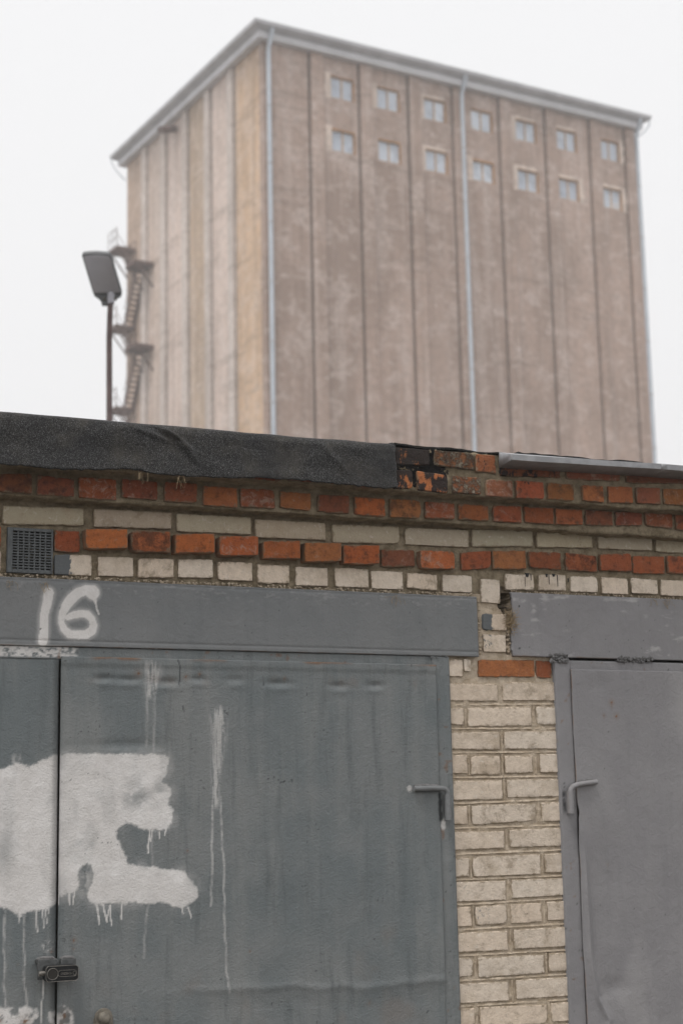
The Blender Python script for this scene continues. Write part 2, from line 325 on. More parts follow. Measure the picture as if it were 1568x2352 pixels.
def m_white_brick():
    t = NT('silicate_brick')
    oi = t.n('ShaderNodeObjectInfo')
    base = oi.outputs['Color']
    v = t.noise(30, 5, .65)
    c = t.mix(t.ramp(v, .35, .75, 0, .6), base, t.mix(.6, base, (.34, .27, .2)))
    c = t.mix(t.ramp(t.noise(9, 5, .7), .5, .7, 0, .5), c, (.40, .315, .22))
    c = t.mix(t.ramp(t.noise(17, 6, .75, dist=.8), .6, .72, 0, .55), c, (.27, .21, .145))
    c = t.mix(t.ramp(t.noise(46, 5, .7, dist=.5), .56, .72, 0, .5), c, (.76, .71, .64))
    rd = oi.outputs['Random']
    c = t.mix(t.ramp(t.math('ADD', t.noise(21, 6, .75, dist=.5), t.math('MULTIPLY', rd, .2)), .68, .82, 0, .6), c, (.30, .24, .175))
    c = t.mix(t.ramp(t.noise(210, 2), .35, .7, .1, 0), c, (.2, .15, .1))
    pit = t.ramp(t.math('ADD', t.voro(95), t.math('MULTIPLY', t.noise(33, 2), .8)), .345, .40, 1, 0)
    c = t.mix(t.math('MULTIPLY', pit, .8), c, (.1, .075, .05))
    e = t.attr('edge', 'Fac')
    sm = t.ramp(t.math('ADD', t.math('MULTIPLY', e, .42), t.noise(42, 5, .72)), .72, .9, 0, .8)
    c = t.mix(sm, c, (.26, .205, .14))
    # grey gate paint brushed over part of some bricks
    ox = t.n('ShaderNodeSeparateXYZ'); t.set(ox.inputs[0], t.n('ShaderNodeTexCoord').outputs['Object'])
    amt = t.math('SUBTRACT', 1.0, oi.outputs['Alpha'])
    pm = t.math('MULTIPLY', t.ramp(t.math('ADD', ox.outputs[0], t.math('MULTIPLY', t.math('SUBTRACT', t.noise(70, 4), .5), .035)), -.006, -.012), t.ramp(t.math('ADD', amt, t.noise(65, 5, .75)), .95, 1.08))
    pm = t.math('MULTIPLY', pm, t.ramp(amt, .02, .1))
    c = t.mix(pm, c, (.14, .15, .155))
    h = t.math('ADD', t.noise(85, 6, .7), t.math('MULTIPLY', pit, -.9))
    return t.out(c, .93, t.bump(h, .8, .0045), spec=.15)


def m_mortar(name, col, dark, tarred=False):
    t = NT(name)
    c = t.mix(t.ramp(t.noise(30, 5, .7), .3, .72), dark, col)
    c = t.mix(t.ramp(t.noise(7, 3), .5, .7, 0, .4), c, dark)
    c = t.mix(t.ramp(t.voro(260), .05, .16, .6, 0), c, (.55, .49, .4))
    c = t.mix(t.ramp(t.noise(110, 4, .7), .62, .75, 0, .7), c, (.05, .035, .02))
    if tarred:   # old roof tar brushed over the cornice where the felt stops
        x = t.n('ShaderNodeSeparateXYZ'); t.set(x.inputs[0], t.P())
        tm = t.math('MULTIPLY', t.ramp(x.outputs[0], 2.50, 2.62, 1, 0), t.ramp(x.outputs[2], 2.645, 2.665))
        c = t.mix(t.ramp(t.math('ADD', tm, t.noise(40, 5, .7)), 1.35, 1.42), c, (.016, .015, .015))
    h = t.math('ADD', t.noise(120, 6, .75), t.math('MULTIPLY', t.noise(28, 4), 1.4))
    return t.out(c, .95, t.bump(h, .9, .006), spec=.1)


def m_gate_paint(name, ca, cb, peel=1.0, streaky=1.0):
    t = NT(name)
    P = t.P()
    c = t.mix(t.ramp(t.noise(3.2, 4, .6), .35, .68), ca, cb)
    c = t.mix(t.ramp(t.noise(4, 4, .6, vec=t.scale(P, (4, 4, .35))), .42, .72, 0, .55 * streaky), c, t.mix(.4, cb, (.28, .28, .265)))
    c = t.mix(t.ramp(t.noise(5.5, 4, .65, vec=t.scale(P, (5, 5, .5)), dist=.3), .5, .72, 0, .55 * streaky), c, t.mix(.55, ca, (.055, .065, .068)))
    c = t.mix(t.ramp(t.noise(60, 5, .7), .6, .8, 0, .25), c, (.33, .33, .32))
    c = t.mix(t.ramp(t.noise(14, 5, .75, dist=.4), .68, .8, 0, .35), c, (.2, .16, .1))
    s = t.sep(t.attr('marks'))
    w = t.mix(t.ramp(t.noise(11, 4, .6), .35, .75), (.68, .655, .635), (.80, .78, .765))
    w = t.mix(t.ramp(t.noise(35, 5, .7), .55, .78, 0, .4), w, (.46, .44, .415))
    w = t.mix(t.ramp(t.noise(90, 5, .75), .52, .74, 0, .25), w, (.42, .40, .38))
    c = t.mix(s[0], c, w)
    r = t.mix(t.noise(150, 3), (.09, .04, .018), (.27, .13, .05))
    c = t.mix(s[1], c, r)
    c = t.mix(s[2], c, (.022, .026, .028))
    h = t.math('ADD', t.math('MULTIPLY', t.noise(165, 4, .6, dist=.8), 1.0 * peel), t.math('MULTIPLY', t.noise(34, 3, .6), .9))
    h = t.math('ADD', h, t.math('MULTIPLY', s[0], .25))
    h = t.math('ADD', h, t.math('MULTIPLY', t.ramp(t.noise(22, 5, .7, dist=1.2), .485, .5), .18))
    rough = t.ramp(t.noise(20, 3), .3, .7, .42, .62)
    return t.out(c, rough, t.bump(h, .55, .0042), spec=.5)


def m_simple(name, col, rough=.7, metal=0.0, var=.25, scale=20, bump=.2, dist=.002, spec=.4):
    t = NT(name)
    d = tuple(x * (1 - var) for x in col)
    c = t.mix(t.ramp(t.noise(scale, 4, .6), .3, .7), d, col)
    return t.out(c, rough, t.bump(t.noise(scale * 5, 4, .65), bump, dist), metal, spec)


def m_felt():
    t = NT('roofing_felt')
    g = t.voro(620, out='Color')
    gs = t.sep(g)
    c = t.mix(t.ramp(gs[0], .5, 1.0), (.022, .022, .022), (.098, .097, .097))
    c = t.mix(t.ramp(gs[1], .94, .98), c, (.2, .2, .2))
    c = t.mix(t.ramp(t.noise(9, 4, .65), .42, .75, 0, .6), c, (.085, .077, .065))
    c = t.mix(t.ramp(t.noise(5, 4, .65), .45, .7, 0, .5), c, (.024, .025, .028))
    h = t.math('ADD', t.math('MULTIPLY', gs[2], .8), t.noise(90, 4))
    return t.out(c, .9, t.bump(h, .8, .003), spec=.25)


def m_concrete():
    t = NT('weathered_concrete')
    oi = t.n('ShaderNodeObjectInfo')
    base = oi.outputs['Color']
    P = t.P()
    lo = t.mix(.7, base, (.17, .12, .09))
    hi = t.mix(.5, base, (.72, .64, .60))
    c = t.mix(t.ramp(t.noise(.25, 5, .65, vec=t.scale(P, (1, 1, .45))), .36, .66, 0, .6), base, lo)
    c = t.mix(t.ramp(t.noise(1.0, 5, .7, vec=t.scale(P, (2.2, 2.2, .07))), .46, .7, 0, .5), c, lo)
    c = t.mix(t.ramp(t.noise(1.0, 5, .7, vec=t.scale(P, (1.5, 1.5, .09))), .47, .68, 0, .6), c, hi)
    c = t.mix(t.ramp(t.noise(.9, 6, .72, vec=t.scale(P, (1, 1, 1.2)), dist=.3), .48, .66, 0, .75), c, hi)
    c = t.mix(t.ramp(t.noise(1.0, 4, .7, vec=t.scale(P, (.15, .15, 1.1))), .56, .68, 0, .45), c, lo)
    c = t.mix(t.ramp(t.noise(1.1, 4, .7, vec=t.scale(P, (.3, .3, 1.4))), .6, .7, 0, .5), c, hi)
    c = t.mix(t.ramp(t.noise(3.2, 6, .78), .42, .68, 0, .5), c, lo)
    c = t.mix(t.ramp(t.noise(2.6, 6, .75, vec=t.scale(P, (.6, .6, 1.1))), .60, .72, 0, .7), c, (.72, .66, .63))
    h = t.math('ADD', t.noise(3, 6, .7), t.noise(1.0, 3, .6, vec=t.scale(P, (.2, .2, 2.0))))
    return t.out(c, .95, t.bump(h, .6, .03), spec=.1)


def m_galv(name, col, rough=.5, metal=.25):
    t = NT(name)
    c = t.mix(t.ramp(t.noise(18, 4, .65), .35, .7), tuple(x * .75 for x in col), col)
    c = t.mix(t.ramp(t.noise(60, 5, .7), .62, .76, 0, .45), c, (.22, .2, .17))
    return t.out(c, rough, t.bump(t.noise(30, 3), .12, .002), metal, .4)


RED = m_red_brick(); LICHEN = m_red_brick(True); WHITE = m_white_brick()
MORTAR_UP = m_mortar('cornice_mortar', (.35, .29, .205), (.17, .135, .088), True)
MORTAR_PIER = m_mortar('pier_mortar', (.62, .525, .415), (.43, .345, .25))
PAINT16 = m_gate_paint('blue_grey_gate_paint', (.136, .157, .163), (.188, .200, .201))
PAINT16B = m_gate_paint('lintel_paint', (.160, .169, .174), (.184, .190, .193), .4, .25)
PAINTR = m_gate_paint('purple_grey_gate_paint', (.226, .220, .228), (.254, .247, .253), .35, .25)
FELT = m_felt()
CONC = m_concrete()
ZINC = m_galv('zinc_sheet', (.40, .405, .42), .5, .3)
SILO_TRIM = m_simple('painted_eave_metal', (.66, .655, .675), .55, 0, .18, .8, .1)
SILO_GUTTER = m_simple('gutter_metal', (.50, .495, .515), .55, 0, .2, .8, .1)
PIPE = m_simple('downpipe_zinc', (.55, .60, .66), .45, .1, .15, 1.5, .1)
GROOVE_DARK = m_simple('dark_groove', (.165, .125, .098), .95, 0, .35, 1.2, .3, .02, .1)  # dark brown standing in for the shade and dirt in the wall grooves
RUST_IRON = m_simple('rusty_iron', (.19, .13, .115), .85, 0, .45, 6, .4, .004, .2)
def m_glass():
    t = NT('sky_toned_glass')
    c = t.mix(t.obj('Random'), (.46, .51, .59), (.66, .71, .78))  # reflected sky put into the pane colour as pale blue
    c = t.mix(t.ramp(t.noise(1.6, 4, .6), .45, .7, 0, .5), c, (.24, .27, .32))
    return t.out(c, .25, spec=.5)


GLASS = m_glass()
WFRAME = m_simple('faded_window_frame', (.62, .45, .32), .8, 0, .3, 3, .2)
REVEAL = m_simple('orange_brick_reveal', (.46, .25, .12), .9, 0, .35, 2.5, .3)
SURROUND = m_simple('cream_plaster', (.74, .61, .52), .92, 0, .3, 2.0, .4, .02)
LAMP_BODY = m_simple('lamp_housing', (.12, .125, .13), .5, 0, .2, 8)
LAMP_GLASS = m_simple('lamp_lens', (.50, .50, .55), .35, 0, .1, 6, .05)
POLE = m_simple('rust_brown_pole', (.19, .14, .135), .8, 0, .35, 9, .4)
LOCK_BLACK = m_simple('worn_black_lock', (.010, .011, .012), .5, 0, .3, 60, .1, .001, .3)
LOCK_STEEL = m_simple('worn_steel', (.34, .32, .29), .4, .8, .4, 90)
RUSTY_PAINT = m_simple('chipped_hasp_paint', (.10, .105, .105), .6, 0, .5, 60, .5)
BOLT_MAT = m_simple('dirty_bolt', (.25, .225, .185), .55, .2, .45, 60, .4)
WELD = m_simple('weld_foam', (.24, .235, .235), .8, 0, .35, 90, .9, .006)
BLACK_TAR = m_simple('tar', (.012, .012, .013), .4, 0, .2, 40)
STRAW = m_simple('dry_straw', (.42, .32, .2), .9, 0, .4, 120, .2)
DARK = m_simple('dark_interior', (.03, .028, .025), .95, 0, .3, 4)
GRILLE = m_simple('grey_grille_paint', (.125, .135, .14), .6, 0, .35, 90, .3)
PLASTER = m_simple('rough_masonry', (.30, .25, .19), .95, 0, .3, 5, .5, .01, .1)


def m_ground():
    t = NT('trodden_gravel')
    c = t.mix(t.ramp(t.noise(1.4, 5, .6), .35, .7), (.11, .10, .088), (.17, .155, .135))
    c = t.mix(t.ramp(t.voro(45), .1, .5, .5, 0), c, (.24, .225, .205))
    return t.out(c, .95, t.bump(t.noise(40, 5), .6, .02), spec=.1)


# ------------------------------------------------------------------ ground
g = MB()
R = 420
g.add([(-R, -R, 0), (R, -R, 0), (R, R, 0), (-R, R, 0)], [(0, 1, 2, 3)])
ground = g.build('ground', m_ground())
tag(ground, kind='structure')

# ------------------------------------------------------------------ the two garages (wall face y = 0, x along the row)
garage_a = empty('brick_garage', (1.2, 0.0, 0.0))
tag(garage_a, 'brick garage with blue-grey steel gate sprayed 16 and black roofing felt edge', 'garage', 'garages in the row')
garage_b = empty('brick_garage', (4.4, 0.0, 0.0))
tag(garage_b, 'brick garage at right with plain purple-grey gate and zinc roof flashing', 'garage', 'garages in the row')
SPLIT = 2.80


def keep(o, parent):
    """parent o while its coordinates stay world coordinates"""
    o.parent = parent
    base = Vector((0, 0, 0))
    p = parent
    while p is not None:
        base += p.location; p = p.parent
    o.location = Vector(o.location) - base
    return o


walls = {}
for gpar, nm in ((garage_a, 'a'), (garage_b, 'b')):
    walls[nm] = None

# mortar faces -----------------------------------------------------------
PROF = [(.009, 2.29), (.009, 2.30), (.009, 2.556), (-.048, 2.560), (-.050, 2.641), (-.109, 2.645), (-.114, 2.790), (.10, 2.790)]


def resample(prof, step):
    out = []
    for (a, b) in zip(prof[:-1], prof[1:]):
        L = math.hypot(b[0] - a[0], b[1] - a[1]); n = max(1, int(L / step))
        for i in range(n):
            out.append((a[0] + (b[0] - a[0]) * i / n, a[1] + (b[1] - a[1]) * i / n))
    out.append(prof[-1])
    return np.array(out)


def urange(a, b, fa=1.0, fb=3.75, fine=.007, coarse=.06):
    us = [a]
    while us[-1] < b:
        us.append(us[-1] + (fine if fa <= us[-1] < fb else coarse))
    us[-1] = b
    return np.array(us)


def upper_mortar(u0, u1, name, parent):
    pr = resample(PROF, .007)
    us = urange(u0, u1)
    tan = np.gradient(pr, axis=0); nl = np.hypot(tan[:, 0], tan[:, 1]); ny, nz = -tan[:, 1] / nl, tan[:, 0] / nl
    Z = np.arange(len(pr))
    def yf(U, K):
        k = np.clip(K.astype(int), 0, len(pr) - 1)
        d = (fbm(U * 45, k * .35, 3, 3) - .5) * .012 + (fbm(U * 9, k * .07, 9, 2) - .5) * .007
        y = pr[k, 0] + ny[k] * d; z = pr[k, 1] + nz[k] * d
        hd = np.hypot((U - 2.808) / .030, (pr[k, 1] - 2.316) / .048) + (fbm(U * 60, pr[k, 1] * 60, 4, 2) - .5) * .7
        y = y + .18 * sst(1.0, .85, hd) * (pr[k, 1] < 2.36)
        return U, y, z
    o = link(name, grid_mesh(name, us, Z, yf), MORTAR_UP)
    return keep(o, parent)


wall_a = upper_mortar(-.32, SPLIT, 'wall', garage_a)
wall_b = upper_mortar(SPLIT, 5.92, 'wall', garage_b)
tag(wall_a, 'mortared brick front wall with stepped cornice and the pier beside the gate')
tag(wall_b, 'mortared brick front wall with stepped cornice over the plain gate')


def pier_mortar(u0, u1, parent, seed, hole=True, fine=.006):
    us = np.arange(u0, u1 + fine, fine); zs = np.arange(0, 2.335, fine)
    def yf(U, Z):
        y = .0050 + (fbm(U * 50, Z * 50, seed, 3) - .5) * .010 + (fbm(U * 8, Z * 8, seed + 5, 2) - .5) * .006
        if hole:
            d = np.hypot((U - 2.808) / .030, (Z - 2.316) / .048) + (fbm(U * 60, Z * 60, 4, 2) - .5) * .7
            y = y + .18 * sst(1.0, .85, d)
            d = np.abs(U - 2.8125 - (Z - 2.2) * .04 + (vn(Z * 60, Z * 0, 8) - .5) * .006)
            y = y + .10 * sst(.0065, .003, d) * (Z > 2.13)
            # big mortar lumps between the beams
            y = y - .012 * sst(.02, .0, np.hypot((U - 2.695) / 1.0, (Z - 2.36) / 2.5))
        return y
    o = link('pier_mortar', grid_mesh('pier_mortar', us, zs, yf), MORTAR_PIER)
    o['label'] = 'tooled mortar joints of the brick pier'
    return keep(o, parent)


pier_mortar(2.55, 3.0, wall_a, 21)
pier_mortar(-.32, -.04, wall_a, 22, False, .03)
pier_mortar(5.62, 5.92, wall_b, 23, False, .03)


# bricks -------------------------------------------------------------------
def brick_mesh(q, proj, depth, seed, chip=.5, wear=1.0):
    r = random.Random(seed)
    u0, u1, tl, tr, bl, br = q
    w = u1 - u0; h = (tl + tr - bl - br) / 2
    e = .0032 + .002 * r.random()
    nx = max(4, int(w / .013)); nz = 5
    S = [0, e / w] + [e / w + (1 - 2 * e / w) * i / nx for i in range(1, nx)] + [1 - e / w, 1]
    T = [0, e / h] + [e / h + (1 - 2 * e / h) * i / nz for i in range(1, nz)] + [1 - e / h, 1]
    cc = {}
    for c in ((0, 0), (1, 0), (0, 1), (1, 1)):
        cc[c] = (.0015 + .0025 * r.random()) * wear if r.random() > chip * .22 else (.004 + .006 * r.random())
    ox, oz = r.random() * 99, r.random() * 99
    V, EA = [], []
    NX, NZ = len(S), len(T)
    for j, t in enumerate(T):
        for i, s in enumerate(S):
            u = u0 + s * w
            zt = tl + (tr - tl) * s; zb = bl + (br - bl) * s
            z = zb + (zt - zb) * t
            du, dv = min(s, 1 - s) * w, min(t, 1 - t) * h
            d = min(du, dv)
            edge = i in (0, NX - 1) or j in (0, NZ - 1)
            n1 = noise.noise((u * 60 + ox, z * 60 + oz, 1.3)); n2 = noise.noise((u * 60 + ox, z * 60 + oz, 7.7)); n3 = noise.noise((u * 25 + ox, z * 25, 3.1))
            sx = 1 if s < .5 else -1; sz = 1 if t < .5 else -1
            y = -proj
            if edge:
                k = (.0003 + .0042 * max(0, n1) + .0022 * max(0, n3) + .0025 * max(0, noise.noise((u * 140 + ox, z * 140, 4.4)))) * wear
                if i in (0, NX - 1): u += sx * k
                if j in (0, NZ - 1): z += sz * k
                y += (.0026 + .0022 * n2) * wear
            else:
                y += .0012 * n1 + .0016 * n3
            c = (0 if s < .5 else 1, 0 if t < .5 else 1)
            m = max(0, 1 - (du + dv) / (cc[c] * 2.2))
            u += sx * cc[c] * m * .55; z += sz * cc[c] * m * .55; y += cc[c] * m * .5
            V.append((u, y, z)); EA.append(1.0 if edge else (.62 if d < e * 1.2 else max(0, .35 - d * 14)))
    F = []
    for j in range(NZ - 1):
        for i in range(NX - 1):
            a = j * NX + i
            F.append((a, a + 1, a + 1 + NX, a + NX))
    ring = [i for i in range(NX)] + [j * NX + NX - 1 for j in range(1, NZ)] + [(NZ - 1) * NX + i for i in range(NX - 2, -1, -1)] + [j * NX for j in range(NZ - 2, 0, -1)]
    b = len(V)
    for i in ring:
        x, y, z = V[i]; V.append((x, -proj + depth, z)); EA.append(1.0)
    n = len(ring)
    for k in range(n):
        F.append((ring[k], b + k, b + (k + 1) % n, ring[(k + 1) % n]))
    me = bpy.data.meshes.new('brick')
    me.from_pydata(V, [], F); me.update()
    for p in me.polygons: p.use_smooth = True
    me.set_sharp_from_angle(angle=math.radians(24))
    at = me.attributes.new('edge', 'FLOAT', 'POINT'); at.data.foreach_set('value', EA)
    return me


BN = [0]


def brick(q, proj, mat, color, parent, depth=None, tar=0.0, chip=.5, wear=1.0):
    BN[0] += 1
    q = [x / 1000 if abs(x) > 20 else x for x in q]
    me = brick_mesh(q, proj, depth or (.055 + proj * .6), BN[0] * 13 + 5, chip, wear)
    o = link('brick', me, mat)
    o.color = (*color, 1.0 - tar)
    cx, cz = (q[0] + q[1]) / 2, (q[4] + q[5]) / 2
    me.transform(Matrix.Translation((-cx, 0, -cz)))
    o.location = (cx, 0, cz)
    return keep(o, parent)


def par(q): return wall_a if (q[0] + q[1]) / 2 < SPLIT * 1000 else wall_b


ORANGE, RUDDY, DARKR, TAN = (.44, .132, .044), (.32, .098, .043), (.225, .078, .042), (.36, .137, .054)


def jit(c, s=.2):
    k = 1 + rng.uniform(-s, s)
    return tuple(max(0, min(1, x * k * (1 + rng.uniform(-s, s) * .4))) for x in c)


def cream(dark=0.0):
    b = (.75, .645, .535)
    k = 1 - dark + rng.uniform(-.06, .05)
    w = rng.uniform(-.02, .03)
    return (b[0] * k, b[1] * k * (1 - w), b[2] * k * (1 - 2 * w))


def extend(row, pitch, width, h, lo, hi):
    """continue a measured row of bricks to both ends of the garages"""
    out = []
    a = row[0]; x = a[0] - (pitch - width)
    while x - width > lo:
        j = rng.randint(-3, 3)
        out.append([x - width, x, a[2] + j, a[2] + j, a[4] + j, a[4] + j]); x -= pitch
    b = row[-1]; x = b[1] + (pitch - width)
    while x + width < hi:
        j = rng.randint(-3, 3)
        out.append([x, x + width, b[3] + j, b[3] + j, b[5] + j, b[5] + j]); x += pitch
    return out


LO, HI = -310, 5910
# R1: first step of the cornice
cols = [DARKR, DARKR, RUDDY, DARKR, DARKR, RUDDY, RUDDY, TAN, DARKR, ORANGE, TAN, RUDDY, RUDDY, RUDDY, RUDDY, RUDDY, DARKR, DARKR, DARKR]
for q, c in zip(R1, cols): brick(q, .06, RED, jit(c), par(q), .11)
for q in extend(R1, 127, 115, 65, LO, HI): brick(q, .06, RED, jit(rng.choice([RUDDY, DARKR, TAN])), par(q), .11)
# W1: cream stretchers under it; grime and the cornice's shade darken their colour
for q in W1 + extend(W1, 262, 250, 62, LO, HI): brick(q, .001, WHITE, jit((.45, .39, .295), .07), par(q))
# R0: the toothed red headers, standing proud over the left gate
pr = [.004, .030, .028, .032, .030, .026, .030, .028, .004, .022, .004, .006, .003, .004, .006, .003]
cc = [RUDDY, ORANGE, RUDDY, ORANGE, ORANGE, ORANGE, TAN, ORANGE, DARKR, ORANGE, RUDDY, TAN, RUDDY, RUDDY, RUDDY, RUDDY]
tt = [0, 0, 0, 0, 0, 0, 0, 0, .25, .0, 0, 0, 0, 0, 0, 0]
for q, p_, c, t_ in zip(R0, pr, cc, tt): brick(q, p_, RED, jit(c, .16), par(q), .09, t_, .7)
for q in [[1030, 1090, 2476, 2476, 2410, 2410]] + extend([[1030, 1090, 2476, 2476, 2410, 2410], R0[-1]], 139, 130, 65, LO, HI): brick(q, .006, RED, jit(rng.choice([RUDDY, ORANGE, RUDDY])), par(q))
# W0: cream headers over the beams
for i, q in enumerate(W0): brick(q, .0, WHITE, cream(-.05 if q[0] > 1600 else 0), par(q), None, .7 if i == 0 else 0, .9, 1.25)
for q in [[1000, 1092, 2404, 2404, 2338, 2338]] + extend([[1000, 1092, 2404, 2404, 2338, 2338], W0[-1]], 129, 118, 64, LO, HI): brick(q, .0, WHITE, cream(), par(q))
# R2 and R3: top of the cornice
r2c = [(TAN, .74, RED), (TAN, .62, RED), (TAN, .25, LICHEN), (DARKR, .05, RED), (RUDDY, .42, RED), (TAN, .1, RED), (TAN, .05, RED), (TAN, 0, RED), (DARKR, 0, RED), (TAN, 0, RED)]
for q, (c, t_, m) in zip(R2, r2c): brick(q, .12, m, jit(c), par(q), .12, t_, .6)
for q in extend(R2, 124, 112, 62, LO, HI): brick(q, .112 if q[0] < 2400 else .12, RED, jit(DARKR), par(q), .12)
r3c = [(TAN, .8, RED), (TAN, .4, LICHEN), (TAN, .35, RED), (DARKR, .5, RED), (DARKR, .15, RED), (DARKR, .1, RED)]
for q, (c, t_, m) in zip(R3, r3c):
    q = list(q); q[2] = min(q[2], 2789); q[3] = min(q[3], 2789)
    brick(q, .12, m, jit(c), par(q), .12, t_, .6)
for q in extend([[2333, 2471, 2788, 2788, 2726, 2726], [3236, 3499, 2789, 2789, 2728, 2728]], 262, 250, 62, LO, HI): brick(q, .112 if q[0] < 2400 else .12, RED, jit(DARKR), par(q), .12)
# between the beams and pier
for i, q in enumerate(PT):
    if i in (3, 4): brick(q, .001, RED, jit(TAN if i == 3 else RUDDY), wall_a, None, .12 if i == 4 else .05, .6)
    else: brick(q, .003, WHITE, cream(), wall_a, None, (0, .8, .45, 0, 0, 0, 0)[i], .8, 1.2)
LEFT_EDGE, RIGHT_EDGE = 2540, 3015
rows, it = [], iter(PI)
for n in (2, 3, 2, 4, 2, 3, 2, 3, 2, 4, 2, 3, 2, 3): rows.append([list(next(it)) for _ in range(n)])
z = 916
pat = [[(2574, 2764), (2786, 2980)], [(2574, 2634), (2650, 2900), (2916, 2985)]]
k = 0
while z > 80:
    rows.append([[a, b, z, z, z - 62, z - 62] for a, b in pat[k % 2]]); z -= 80; k += 1
for ri, r in enumerate(rows):
    r[0][0] = LEFT_EDGE; r[-1][1] = RIGHT_EDGE
    for qi, q in enumerate(r): brick(q, .0005, WHITE, cream(.02), wall_a, None, {(8, 0): .4, (9, 1): .42, (6, 0): .3, (3, 1): .3}.get((ri, qi), 0), .6, .8)
for s0, s1, wl in ((-310, -50, wall_a), (5630, 5910, wall_b)):
    z = 2290; k = 0
    while z > 80:
        cut = s0 + (130 if k % 2 else 60)
        for a, b in ((s0, cut - 6), (cut + 6, s1)): brick([a, b, z, z, z - 64, z - 64], .0005, WHITE, cream(), wl)
        z -= 80; k += 1

# rolled mortar beads in the pier joints
bd = MB()


def bead(p, q, half):
    p, q = Vector(p), Vector(q); d = q - p; L = d.length; n = max(2, int(L / .008)); t = d.normalized(); s = Vector((0, 1, 0)).cross(t)
    vs, fs = [], []
    for i in range(n + 1):
        c = p + d * i / n
        w1 = half * (1 + .5 * noise.noise((c.x * 40, c.z * 40, 2.0))); off = .0016 * noise.noise((c.x * 30, c.z * 30, 5.0))
        hgt = .0015 + .0028 * noise.noise((c.x * 55, c.z * 55, 9.0))
        for a, y in ((-1.5, .012), (-.75, hgt + .001), (.75, hgt), (1.5, .012)):
            v = c + s * (a * w1 + off); vs.append((v.x, y, v.z))
    for i in range(n):
        for k in range(3):
            a = i * 4 + k; fs.append((a, a + 1, a + 5, a + 4))
    bd.add(vs, fs)


for a, b in zip(rows[:-1], rows[1:]):
    zl = (a[0][4] + b[0][2]) / 2000; zr = (a[-1][5] + b[-1][3]) / 2000
    bead((2.56, 0, zl - .001), (3.0, 0, zr - .001), .0036)
for r in rows:
    for a, b in zip(r[:-1], r[1:]):
        u = (a[1] + b[0]) / 2000
        if b[0] - a[1] > 9: bead((u, 0, a[5] / 1000 - .004), (u, 0, a[3] / 1000 + .004), .0028)
o = bd.build('joint_bead', MORTAR_PIER, None, True, 80); keep(o, wall_a); o['label'] = 'raised rolled mortar beads between the pier courses'

# crumbled mortar and small stones caught along the tops of the beams
def rubble(n, box, size, name, parent, mat, seed):
    r = random.Random(seed); mb = MB()
    for _ in range(n):
        x = r.uniform(box[0], box[1]); zz = r.uniform(box[2], box[3]); y = r.uniform(box[4], box[5]); s = r.uniform(.5, 1.4) * size
        ico = [(0, 0, 1), (.9, 0, .2), (.3, .85, .1), (-.7, .5, .2), (-.7, -.5, 0), (.3, -.9, .1), (0, 0, -.9)]
        vs = [(x + a * s * r.uniform(.7, 1.6), y + b * s * .6, zz + c * s * r.uniform(.6, 1.1)) for a, b, c in ico]
        mb.add(vs, [(0, 1, 2), (0, 2, 3), (0, 3, 4), (0, 4, 5), (0, 5, 1), (6, 2, 1), (6, 3, 2), (6, 4, 3), (6, 5, 4), (6, 1, 5)])
    o = mb.build(name, mat, None, True, 60); o['kind'] = 'stuff'
    return keep(o, parent)


rubble(420, (1.0, 2.69, 2.322, 2.333, -.004, .006), .0042, 'mortar_crumbs', wall_a, MORTAR_PIER, 1)
rubble(150, (2.83, 3.7, 2.342, 2.352, -.003, .006), .0038, 'mortar_crumbs', wall_b, MORTAR_PIER, 2)
rubble(40, (2.692, 2.704, 2.13, 2.32, .0, .006), .006, 'mortar_crumbs', wall_a, MORTAR_PIER, 3)
rubble(26, (2.805, 2.818, 2.13, 2.24, .0, .008), .006, 'mortar_crumbs', wall_a, MORTAR_PIER, 4)

# tar runs on two cream headers
for (x, zt, zb, w) in ((2.894, 2.413, 2.399, .020), (2.909, 2.412, 2.388, .004), (2.972, 2.414, 2.402, .012), (2.981, 2.412, 2.377, .0036), (3.000, 2.415, 2.405, .016), (3.015, 2.412, 2.371, .0038), (3.058, 2.402, 2.388, .007), (2.885, 2.40, 2.365, .0012)):
    mb = MB(); n = 7
    vs = []
    for i in range(n):
        t = i / (n - 1); zz = zt + (zb - zt) * t; ww = w * (.55 + .45 * (1 - t) ** 2) * (1 if i < n - 1 else .45)
        vs += [(x - ww / 2, -.0012, zz), (x, -.0034, zz), (x + ww / 2, -.0012, zz)]
    fs = [(i * 3 + k, i * 3 + k + 1, i * 3 + k + 4, i * 3 + k + 3) for i in range(n - 1) for k in range(2)]
    mb.add(vs, fs)
    keep(mb.build('tar_drip', BLACK_TAR, None, True, 80), wall_b)

# vent grille ---------------------------------------------------------------
vx0, vx1, vz0, vz1 = 1.107, 1.245, 2.337, 2.473
mb = MB()
mb.box(vx0, vx0 + .016, -.006, .01, vz0, vz1).box(vx1 - .006, vx1, -.006, .01, vz0, vz1)
mb.box(vx0 + .0161, vx1 - .0061, -.006, .01, vz0, vz0 + .008).box(vx0 + .0161, vx1 - .0061, -.006, .01, vz1 - .010, vz1)
vent = mb.build('vent_grille', GRILLE, None, bevel=.0015)
keep(vent, garage_a); vent['label'] = 'grey slotted metal vent grille in the wall above the beam'
mb = MB()
x0, x1, z0, z1 = vx0 + .016, vx1 - .006, vz0 + .008, vz1 - .010
for i in range(1, 7):
    x = x0 + (x1 - x0) * i / 7
    mb.box(x - .0022, x + .0022, -.0040, .004, z0, z1)
for j in range(14):
    zz = z0 + (z1 - z0) * (j + .2) / 14
    mb.box(x0, x1, -.0048, .0035, zz - .0019, zz + .0019)
keep(mb.build('grille_bars', GRILLE), vent)
mb = MB(); mb.box(x0, x1, .0068, .0072, z0, z1)
keep(mb.build('grille_backing', DARK), vent)

